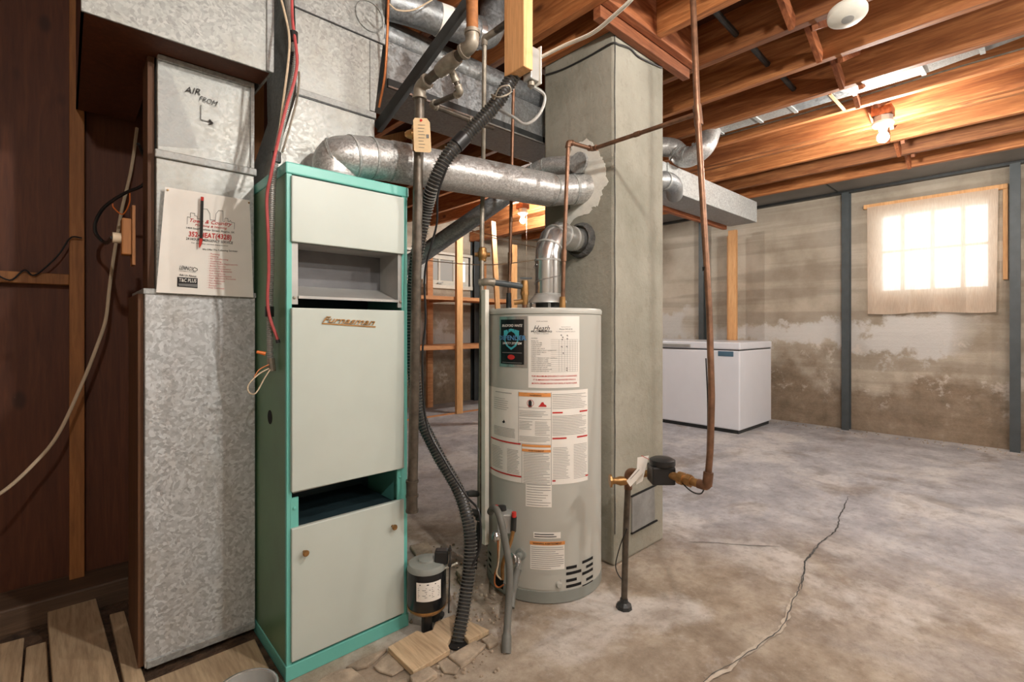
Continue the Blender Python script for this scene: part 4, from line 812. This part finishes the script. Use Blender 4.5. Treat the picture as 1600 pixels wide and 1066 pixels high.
gh = thing('drain_hose', 'grey rubber drain hose draped from the water heater to the floor', 'hose', fl(791, 1024))
hp = [PD(766, 800, 1.80), PD(769, 796, 1.77), PD(776, 797, 1.74), PD(783, 815, 1.71), PD(790, 850, 1.69), PD(796, 890, 1.665), PD(795, 940, 1.63), PD(792, 990, 1.58), PD(791, 1022, 1.545)]
rp = catmull([V(q) for q in hp], 8); part('tube', MB().tube(rp, [.0125] * (len(rp) - 8) + [.016] * 8, 14), 'greyhose', gh)
gt = thing('gas_control', 'gas control valve with red and black knobs on the heater side', 'valve', PD(785, 830, 1.79))
q = V(PD(789, 815, 1.82)); part('body', MB().hexa([q + RT * a * .03 + FW * (b * .03 + .02) + UP * c for c in (-.045, .03) for a, b in ((-1, -1), (1, -1), (1, 1), (-1, 1))]), 'sheet', gt, 0, .006)
part('dial', MB().lathe(PD(784, 797, 1.79), [(.018, 0), (.016, .014), (.005, .016)], 16), 'black', gt); part('red_knob', MB().lathe(PD(803, 808, 1.80), [(.009, 0), (.009, .018)], 12), 'redplastic', gt); part('red_knob', MB().lathe(PD(776, 795, 1.80), [(.009, 0), (.008, .012)], 12), 'redplastic', gt)
part('knob_stem', MB().tube([PD(803, 808, 1.80), PD(802, 830, 1.81)], .011, 12), 'darkmetal', gt); part('gas_line', MB().tube(catmull([PD(802, 830, 1.80), PD(797, 850, 1.79), PD(786, 880, 1.78), PD(785, 905, 1.79)], 6), .007, 8), 'brass', gt)
part('pilot_tube', MB().tube(catmull([PD(778, 842, 1.79), PD(778, 880, 1.785), PD(774, 895, 1.78), PD(773, 912, 1.78), PD(779, 918, 1.775), PD(787, 914, 1.77)], 6), .003, 6), 'copperwire', gt); part('pilot_tube', MB().tube(catmull([PD(781, 842, 1.79), PD(779, 878, 1.78), PD(776, 896, 1.775), PD(783, 906, 1.775)], 6), .003, 6), 'rope', gt)
part('flex_nut', MB().lathe(PD(775, 846, 1.80), [(.010, 0), (.019, .012), (.019, .026), (.010, .036)], 12), 'alu', gt); part('pilot_hole', patch(tk_map(.003), cyl(773, 910)[0], cyl(787, 910)[0], HT - cyl(780, 900)[1], HT - cyl(780, 917)[1]), 'shadowgap', gt)
dv = thing('drain_valve', 'round metal drain tap with a short hose on the heater front', 'valve', PD(812, 870, 1.80))
u_, z_ = cyl(814, 866); q = m1(u_, HT - z_); nn = V((q.x - HC.x, q.y - HC.y, 0)).normalized(); part('boss', MB().lathe(q - nn * .002, [(.021, 0), (.021, .008), (.012, .010), (.012, .03)], 20, nn), 'tankdark', dv)
part('hand_wheel', MB().lathe(q + nn * .034 - RT * .012, [(.012, 0), (.021, .003), (.021, .009), (.012, .012)], 20, nn - RT * .8), 'alu', dv); part('spout', MB().tube([q + nn * .022, q + nn * .025 + V((0, 0, -.03)), PD(808, 893, 1.745)], .011, 12), 'alu', dv); part('hose_tail', MB().tube(catmull([PD(809, 890, 1.747), PD(804, 910, 1.72), PD(800, 930, 1.70), PD(798, 950, 1.67)], 5), .0135, 12), 'greyhose', dv)

# ================================================================ OVERHEAD DETAILS
hg = thing('timber_hanger', 'short upright two by four hanging from the joists before the chimney', 'board', PD(812, 115, 1.6))
q = V(PD(818.6, 103, 1.6)); part('stick', box(q.x, q.x + .042, q.y, q.y + .098, q.z, 2.53), 'lumber', hg, 0, .003)
jb = thing('junction_box', 'open metal junction box on the side of the hanging timber', 'electrical box', V((q.x + .05, q.y, q.z)))
part('box', MB().box(q.x + .043, q.x + .083, q.y + .01, q.y + .05, q.z - .02, q.z + .09), 'sheet', jb, 0, .004); part('cover_plate', box(q.x + .083, q.x + .087, q.y + .002, q.y + .058, q.z - .03, q.z + .10), 'whiteplastic', jb, 0, .002)
part('connector', MB().lathe((q.x + .063, q.y + .03, q.z - .035), [(.012, 0), (.012, .016)], 10), 'galvpipe', jb)
solo('white_cable', 'white cable sagging from the junction box up to the joists', 'cable', MB().tube(catmull([V((q.x + .087, q.y + .03, q.z + .065)), PD(880, 72, 1.6), PD(925, 52, 1.5), PD(960, 24, 1.42), PD(990, -5, 1.36), PD(1010, -40, 1.33)], 8), .006, 8), 'whiteplastic')
solo('grey_cable', 'grey cable looping from the junction box behind the corrugated hose', 'cable', MB().tube(catmull([V((q.x + .063, q.y + .03, q.z - .03)), PD(851, 150, 1.72), PD(843, 178, 1.72), PD(822, 194, 1.72), PD(800, 182, 1.74), PD(778, 172, 1.78), PD(765, 182, 1.82)], 8), .0055, 8), 'sheet')
solo('chimney_wire', 'dark wire stapled around the top of the chimney', 'wire', MB().tube(catmull([onX(853, 117, CX - .006), onX(880, 108, CX - .006), onX(920, 88, CX - .006), onX(955, 68, CX - .006), onY(968, 70, CY - .006), onY(985, 76, CY - .006), onY(1000, 90, CY - .006), onY(1034, 106, CY - .006)], 5), .004, 6), 'black')
solo('angle_iron_brace', 'black angle iron brace slanting from the plenum side to the joists', 'brace', MB().bar(PD(588, 200, 1.86), PD(742, -14, 1.60), .034, .004, FW).bar(V(PD(588, 200, 1.86)) + V((.012, 0, -.012)), V(PD(742, -14, 1.60)) + V((.012, 0, -.012)), .004, .03, FW), 'darkmetal', 0)
solo('thermostat_wire', 'thin copper coloured cable running down the plenum side', 'wire', MB().tube(catmull([PD(607, -10, 1.78), PD(605, 60, 1.80), PD(601, 120, 1.83), PD(592, 168, 1.86)], 6), .005, 8), 'copperwire')
solo('white_wire', 'thin white wire sagging across the round duct near the plenum', 'wire', MB().tube(catmull([PD(608, 6, 1.72), PD(622, 16, 1.74), PD(650, 14, 1.78), PD(690, -10, 1.8)], 6), .003, 6), 'rope')
cb = thing('black_conduit', 'dark flexible conduit threaded through the joists right of the chimney', 'conduit', (2.3, .97, 2.40))
for a, b in ((1.985, 2.32), (2.37, 2.705), (2.755, 3.095)): part('conduit_length', MB().tube(catmull([V((a, .975, 2.43)), V(((a + b) / 2, .975, 2.415)), V((b, .975, 2.405))], 6), .014, 10), 'darkmetal', cb)
solo('joist_cable', 'thin grey cable stapled along a joist above the bare bulb', 'cable', MB().tube([V((3.432, y, 2.385 + .004 * sin(y * 5))) for y in [-2 + .2 * k for k in range(19)]], .0045, 6), 'galvpipe')
sd = thing('smoke_detector', 'round white smoke detector screwed beneath a joist', 'smoke detector', (2.36, .53, 2.29))
q = V((2.36, .545, JZ - .002)); ax = V((-.16, -.10, -1)).normalized()
part('base', MB().lathe(q, [(.068, 0), (.070, .010), (.068, .012)], 32, ax), 'whiteplastic', sd); part('cover', MB().lathe(q, [(.071, .012), (.070, .026), (.055, .038), (.02, .041)], 32, ax), 'whiteplastic', sd); part('vent_ring', MB().lathe(q, [(.022, .0405), (.022, .043), (.014, .044)], 20, ax), 'sheet', sd)
def lamp(x, y, label, string=0):
    t = thing('ceiling_lamp', label, 'lamp', (x, y, 2.17), 'bare bulb lampholders under the joists')
    part('mounting_board', box(x - .20, x + .20, y - .045, y + .045, JZ + .004, JZ + .03) if string < 0 else box(x - .05, x + .05, y - .05, y + .05, JZ - .02, JZ + .03), 'joist_x', t, 0)
    part('octagon_box', MB().lathe((x, y, JZ - .055), [(.05, 0), (.05, .038)], 8), 'sheet', t, 20)
    part('lampholder', MB().lathe((x, y, JZ - .105), [(.021, 0), (.024, .016), (.050, .030), (.057, .040), (.057, .05)], 28), 'porcelain', t)
    part('bulb', MB().lathe((x, y, JZ - .176), [(.004, 0), (.018, .004), (.028, .016), (.031, .030), (.027, .046), (.016, .062), (.013, .074)], 20), 'bulb', t)
    if string > 0: part('pull_string', MB().tube([(x + .01, y - .05, JZ - .08), (x + .01, y - .05, JZ - .08 - string)], .0022, 6), 'whiteplastic', t)
    return t
lamp(3.66, .66, 'bare bulb in a white lampholder below the long joist by the flat duct')
lamp(3.64, 3.80, 'bare bulb with a long pull string near the back wall shelves', .95)
lamp(.96, .12, 'bare bulb lampholder under the joists in front of the furnace')
lamp(1.78, -1.7, 'added fill bulb in the near half of the basement')  # this and the next three are unseen bulbs added as fill light
lamp(4.1, -1.6, 'added fill bulb toward the front wall near the window wall')
lamp(-.15, -.75, 'added fill bulb between the joists near the side wall')
lamp(2.45, -.75, 'added fill bulb midway along the near joists')

# clotheslines near the back
for k, (a, b) in enumerate((((735, 360), (845, 378)), ((740, 363), (845, 388)), ((655, 405), (850, 405)))):
    p_ = [V(PD(a[0], a[1], 4.9)) if k < 2 else V((2.60, 4.545, 1.76)), V(PD((a[0] + b[0]) / 2, (a[1] + b[1]) / 2 + (3, 2, 9)[k], 4.6)), V(PD(b[0], b[1], 4.4))]
    solo('clothesline', ('upper white clothesline tied below the beam', 'lower white clothesline strung under the upper one', 'sagging white clothesline crossing before the small window')[k], 'line', MB().tube(catmull(p_, 8), .005, 6), 'rope', group='clotheslines near the back wall')

# ================================================================ FURNACE SIDE WIRING, FLYER, CLOSET
ac = thing('armoured_cable', 'spiral armoured cable hanging down the furnace side with loose wires', 'cable', PD(424, 575, 1.50))
hp = [PD(446, -20, 1.58), PD(454, 30, 1.56), PD(461, 80, 1.53), PD(460, 115, 1.52), PD(450, 160, 1.51), PD(440, 200, 1.50), PD(432, 240, 1.47), PD(427, 280, 1.45), PD(425, 340, 1.45), PD(424, 400, 1.46), PD(422, 470, 1.47), PD(422, 545, 1.47), PD(424, 575, 1.47)]
rp = resample(catmull([V(q) for q in hp], 10), .002); part('armour', MB().tube(rp, [(.0092 if k % 3 else .007) for k in range(len(rp))], 10), 'sheet', ac, 20)
for y, x in ((58, 459), (92, 460), (246, 432), (487, 421)): part('tape_band', MB().tube([PD(x, y - 8, 1.53 if y < 200 else 1.46), PD(x, y + 8, 1.53 if y < 200 else 1.46)], .0125, 10), 'black', ac)
part('connector', MB().tube([PD(423, 560, 1.465), PD(425, 580, 1.465)], .011, 10), 'galvpipe', ac)
part('loose_wire', MB().tube(catmull([PD(420, 576, 1.45), PD(404, 585, 1.42), PD(388, 602, 1.40), PD(390, 614, 1.40), PD(400, 614, 1.40), PD(414, 590, 1.43), PD(422, 578, 1.45)], 6), .002, 6), 'rope', ac); part('loose_wire', MB().tube(catmull([PD(420, 570, 1.45), PD(405, 578, 1.43), PD(396, 592, 1.41)], 6), .0018, 6), 'copperwire', ac)
part('wire_nut', MB().tube([PD(401, 550, 1.43), PD(415, 553, 1.44)], [.0042, .006], 10), 'orange', ac)
rc = thing('red_cable', 'faded red cable taped to the armoured cable beside the furnace', 'cable', PD(433, 533, 1.44))
hp = [PD(456, -20, 1.56), PD(457, 30, 1.54), PD(464, 90, 1.50), PD(460, 125, 1.49), PD(448, 165, 1.48), PD(438, 205, 1.47), PD(430, 240, 1.445), PD(423, 275, 1.43), PD(417, 310, 1.43), PD(419, 370, 1.43), PD(420, 420, 1.44), PD(418, 470, 1.44), PD(422, 498, 1.44), PD(430, 520, 1.44), PD(434, 531, 1.44)]
part('jacket', MB().tube(catmull([V(q) for q in hp], 8), .0046, 8), 'redcable', rc); part('cut_end', MB().tube([PD(434, 531, 1.44), PD(435, 536, 1.44)], .0062, 8), 'black', rc)
solo('slate_wire', 'dark grey wire bowed beside the red cable over the plenum', 'wire', MB().tube(catmull([PD(467, 112, 1.525), PD(467, 130, 1.52), PD(463, 160, 1.515), PD(454, 195, 1.51), PD(446, 222, 1.50), PD(441, 238, 1.49)], 6), .0035, 6), 'galvpipe')
solo('cream_wire', 'cream twin wire hanging in front of the plenum corner', 'wire', MB().tube(catmull([PD(434, -20, 1.54), PD(446, 25, 1.52), PD(452, 60, 1.495), PD(450, 100, 1.49), PD(441, 170, 1.485), PD(433, 235, 1.455)], 6), .0035, 6), 'rope')

fyY = RY - .012
def paper_y(px, py):
    a = (px - 250) / 140; b = (py - 295) / 165; return fyY - .006 * sin(pi * a) * (1 - b * .4) - .010 * max(0, b - .75) * (1 + sin(a * 5)) * .8
pp = lambda px, py, z=0: onY(px, py, paper_y(px, py) - z)
fy = thing('flyer', 'white plumbing and heating flyer pinned to the return air duct', 'poster', pp(320, 460))
co_ = [(258, 292), (390, 313), (396, 465), (244, 457)]
def bil(a, b): return tuple((co_[0][k] * (1 - a) + co_[1][k] * a) * (1 - b) + (co_[3][k] * (1 - a) + co_[2][k] * a) * b for k in (0, 1))
part('sheet', MB().grid(lambda a, b: pp(*bil(a, b)), 16, 16), 'paper', fy, 60)
pt = lambda x, y: (235 + x / 5.612, 280 + y / 5.612)          # crop coordinates of the flyer to pixels
pn = lambda px, py, z: pp(px, py, .0014 + z)
mb = MB()
for s_, a, b, h in (('1450 South Railway Street, Regina, SK', (315, 432), (738, 476), 15), ('24 HOUR EMERGENCY SERVICE', (312, 530), (722, 570), 22), ('For our other service departments', (360, 562), (680, 590), 9), ('We Offer The Following Services:', (455, 622), (765, 640), 15), ('Ask Us About:', (252, 846), (405, 862), 18), ('LENNOX', (252, 790), (385, 806), 34), ('HEATING & COOLING', (250, 806), (398, 820), 6)):
    mb.text(s_, pt(*a), pt(*b), h / 5.612, pn, .25 if s_ == 'LENNOX' else 0, .01)
sky_ = [(322, 395), (324, 330), (352, 335), (352, 296), (388, 300), (388, 322), (410, 326), (410, 345), (440, 350), (440, 262), (497, 262), (522, 300), (525, 358), (570, 360), (575, 305), (598, 275), (635, 278), (638, 372), (650, 374), (652, 342), (678, 344), (682, 372), (694, 374), (700, 362), (712, 380), (738, 384), (735, 440)]
mb.stroke([pt(*q) for q in sky_], .55, pn); mb.stroke([pt(385, 775), pt(410, 785), pt(414, 797), pt(400, 806), pt(372, 806)], .8, pn)
part('black_print', mb, 'ink', fy, 0)
mb = MB().text('Town & Country', pt(345, 375), pt(715, 412), 32 / 5.612, pn, .3, .012).text('Plumbing & Heating', pt(392, 408), pt(670, 440), 18 / 5.612, pn, .15, .004).text('352-HEAT(4328)', pt(335, 500), pt(710, 532), 42 / 5.612, pn, 0, .025)
for k, s_ in enumerate(('Plumbing', 'Heating', 'Air Conditioning', 'Gasfitting', 'Water Heater Replacements', 'Boiler Service', 'Furnace Maintenance', 'Refinished Basements', 'Gas Fireplaces', 'Furnace Replacements', 'High Efficiency Furnaces', 'Gas Appliances', 'Humidifiers', 'Rentals', 'Free Estimates')):
    y = 662 + 21.2 * k; x = 530 - 1.2 * k; mb.text('- ' + s_, pt(x - 18, y - 3), pt(x + 9.6 * len(s_), y + 3 + len(s_) * .35), 13 / 5.612, pn)
part('red_print', mb, 'redink', fy, 0, kind='stuff')
part('black_box', MB().slab([pp(*pt(x, y), .0014) for x, y in ((236, 858), (414, 870), (414, 956), (234, 942))], .0006, (0, 1, 0)), 'ink', fy, 0)
part('box_lettering', MB().text('T&C PLUS', pt(250, 898), pt(402, 908), 30 / 5.612, lambda x, y, z: pp(x, y, .0026), 0, .015), 'paper', fy, 0); part('box_strip', MB().slab([pp(*pt(x, y), .0022) for x, y in ((246, 915), (412, 922), (412, 948), (250, 936))], .0006, (0, 1, 0)), 'greyink', fy, 0)
for q in ((262, 297), (389, 317)): part('screw', MB().lathe(pp(*q, .001), [(.003, 0), (.002, .004)], 10, (0, -1, 0)), 'brass', fy)
pc = thing('marker_pencil', 'black pencil with red ends hung over the flyer', 'pencil', pp(313, 385, .012))
pv = lambda x, y: pp(x, y, .012)
part('shaft', MB().tube([pv(315.8, 314), pv(314.2, 373)], .0042, 8), 'black', pc); part('eraser', MB().tube([pv(316.2, 308), pv(315.8, 314)], .0042, 8), 'redplastic', pc); part('tip', MB().tube([pv(314.2, 373), pv(313, 381), pv(311.5, 387)], [.0045, .0042, .001], 8), 'redplastic', pc)

solo('hanging_cord', 'cream cord hanging from the closet wall and curving to the floor', 'cord', MB().tube(catmull([PD(214, 200, 1.96), PD(205, 265, 1.92), PD(190, 330, 1.88), PD(178, 400, 1.84), PD(171, 450, 1.80), PD(165, 500, 1.78), PD(150, 545, 1.75), PD(128, 600, 1.72), PD(90, 680, 1.66), PD(50, 728, 1.6), PD(5, 768, 1.5), PD(-40, 790, 1.4)], 8), .0055, 8), 'rope')
eb = thing('closet_outlet_box', 'cream outlet box on a wooden strip beside the return duct', 'electrical box', PD(208, 390, 1.7))
e0 = V((.135, 1.93, 1.30)); part('strip', box(.150, .1575, 1.86, 1.92, 1.22, 1.40), 'stud', eb, 0); part('box', box(.125, .150, 1.865, 1.91, 1.25, 1.36), 'stud', eb, 0, .004); part('plug', MB().lathe((.125, 1.885, 1.30), [(.016, 0), (.016, .02)], 12, (-1, 0, 0)), 'rope', eb)
solo('outlet_wire', 'black wire drooping from the duct to the closet outlet box', 'cord', MB().tube(catmull([V((.168, 1.90, 1.60)), PD(235, 270, 1.62), PD(222, 290, 1.64), PD(195, 302, 1.66), PD(165, 322, 1.68), PD(150, 345, 1.70), PD(150, 365, 1.70), PD(165, 380, 1.70), V((.105, 1.885, 1.30))], 6), .0055, 8), 'black')
solo('orange_wire', 'thin orange wire loop by the closet outlet box', 'wire', MB().tube(catmull([PD(203, 300, 1.66), PD(202, 318, 1.66), PD(192, 335, 1.68), PD(178, 325, 1.68), PD(176, 318, 1.68)], 6), .0022, 6), 'orange')
solo('dark_wire', 'dark wire drooping along the closet wall rail', 'wire', MB().tube(catmull([onY(-20, 420, 2.44), onY(15, 438, 2.44), onY(38, 422, 2.44), onY(55, 430, 2.44), onY(90, 400, 2.43), onY(110, 372, 2.42), onY(128, 372, 2.42)], 6), .003, 6), 'black')
# loose floor boards beside the duct
BO = [([(74, 956), (148, 928), (225, 1200), (93, 1200)], .045, 'wide thick loose plank with a dark knot lying nearest the closet sill'), ([(41, 1011), (73, 1002), (85, 1200), (24, 1200)], .02, 'narrow pale loose floor board left of the thick plank'), ([(-60, 1022), (38, 996), (20, 1200), (-60, 1200)], .02, 'broad pale loose floor board at the closet edge'),
      ([(171, 960), (194, 954), (262, 1180), (222, 1200)], .025, 'thin brown batten between the thick plank and the duct'), ([(212, 1072), (398, 998), (436, 1075), (262, 1160)], .016, 'short pale board under the front of the return duct')]
for pts, h, lb in BO: solo('floor_board', lb, 'board', MB().slab([fl(x, y, h) for x, y in pts], h - .007), 'plank', 0, .003, 'loose boards on the soil by the duct')
pa = thing('metal_pan', 'round shallow metal pan with a rolled rim beside the furnace foot', 'pan', fl(388, 1080, .016))
q = V((.352, 1.425, .017)); part('bowl', MB().lathe(q, [(.055, 0), (.062, .004), (.074, .058), (.070, .058), (.058, .006), (.002, .005)], 36), 'sheet', pa); part('rim', MB().tube([q + V((.075 * cos(t), .075 * sin(t), .058)) for t in [2 * pi * k / 36 for k in range(37)]], .0035, 8), 'alu', pa)
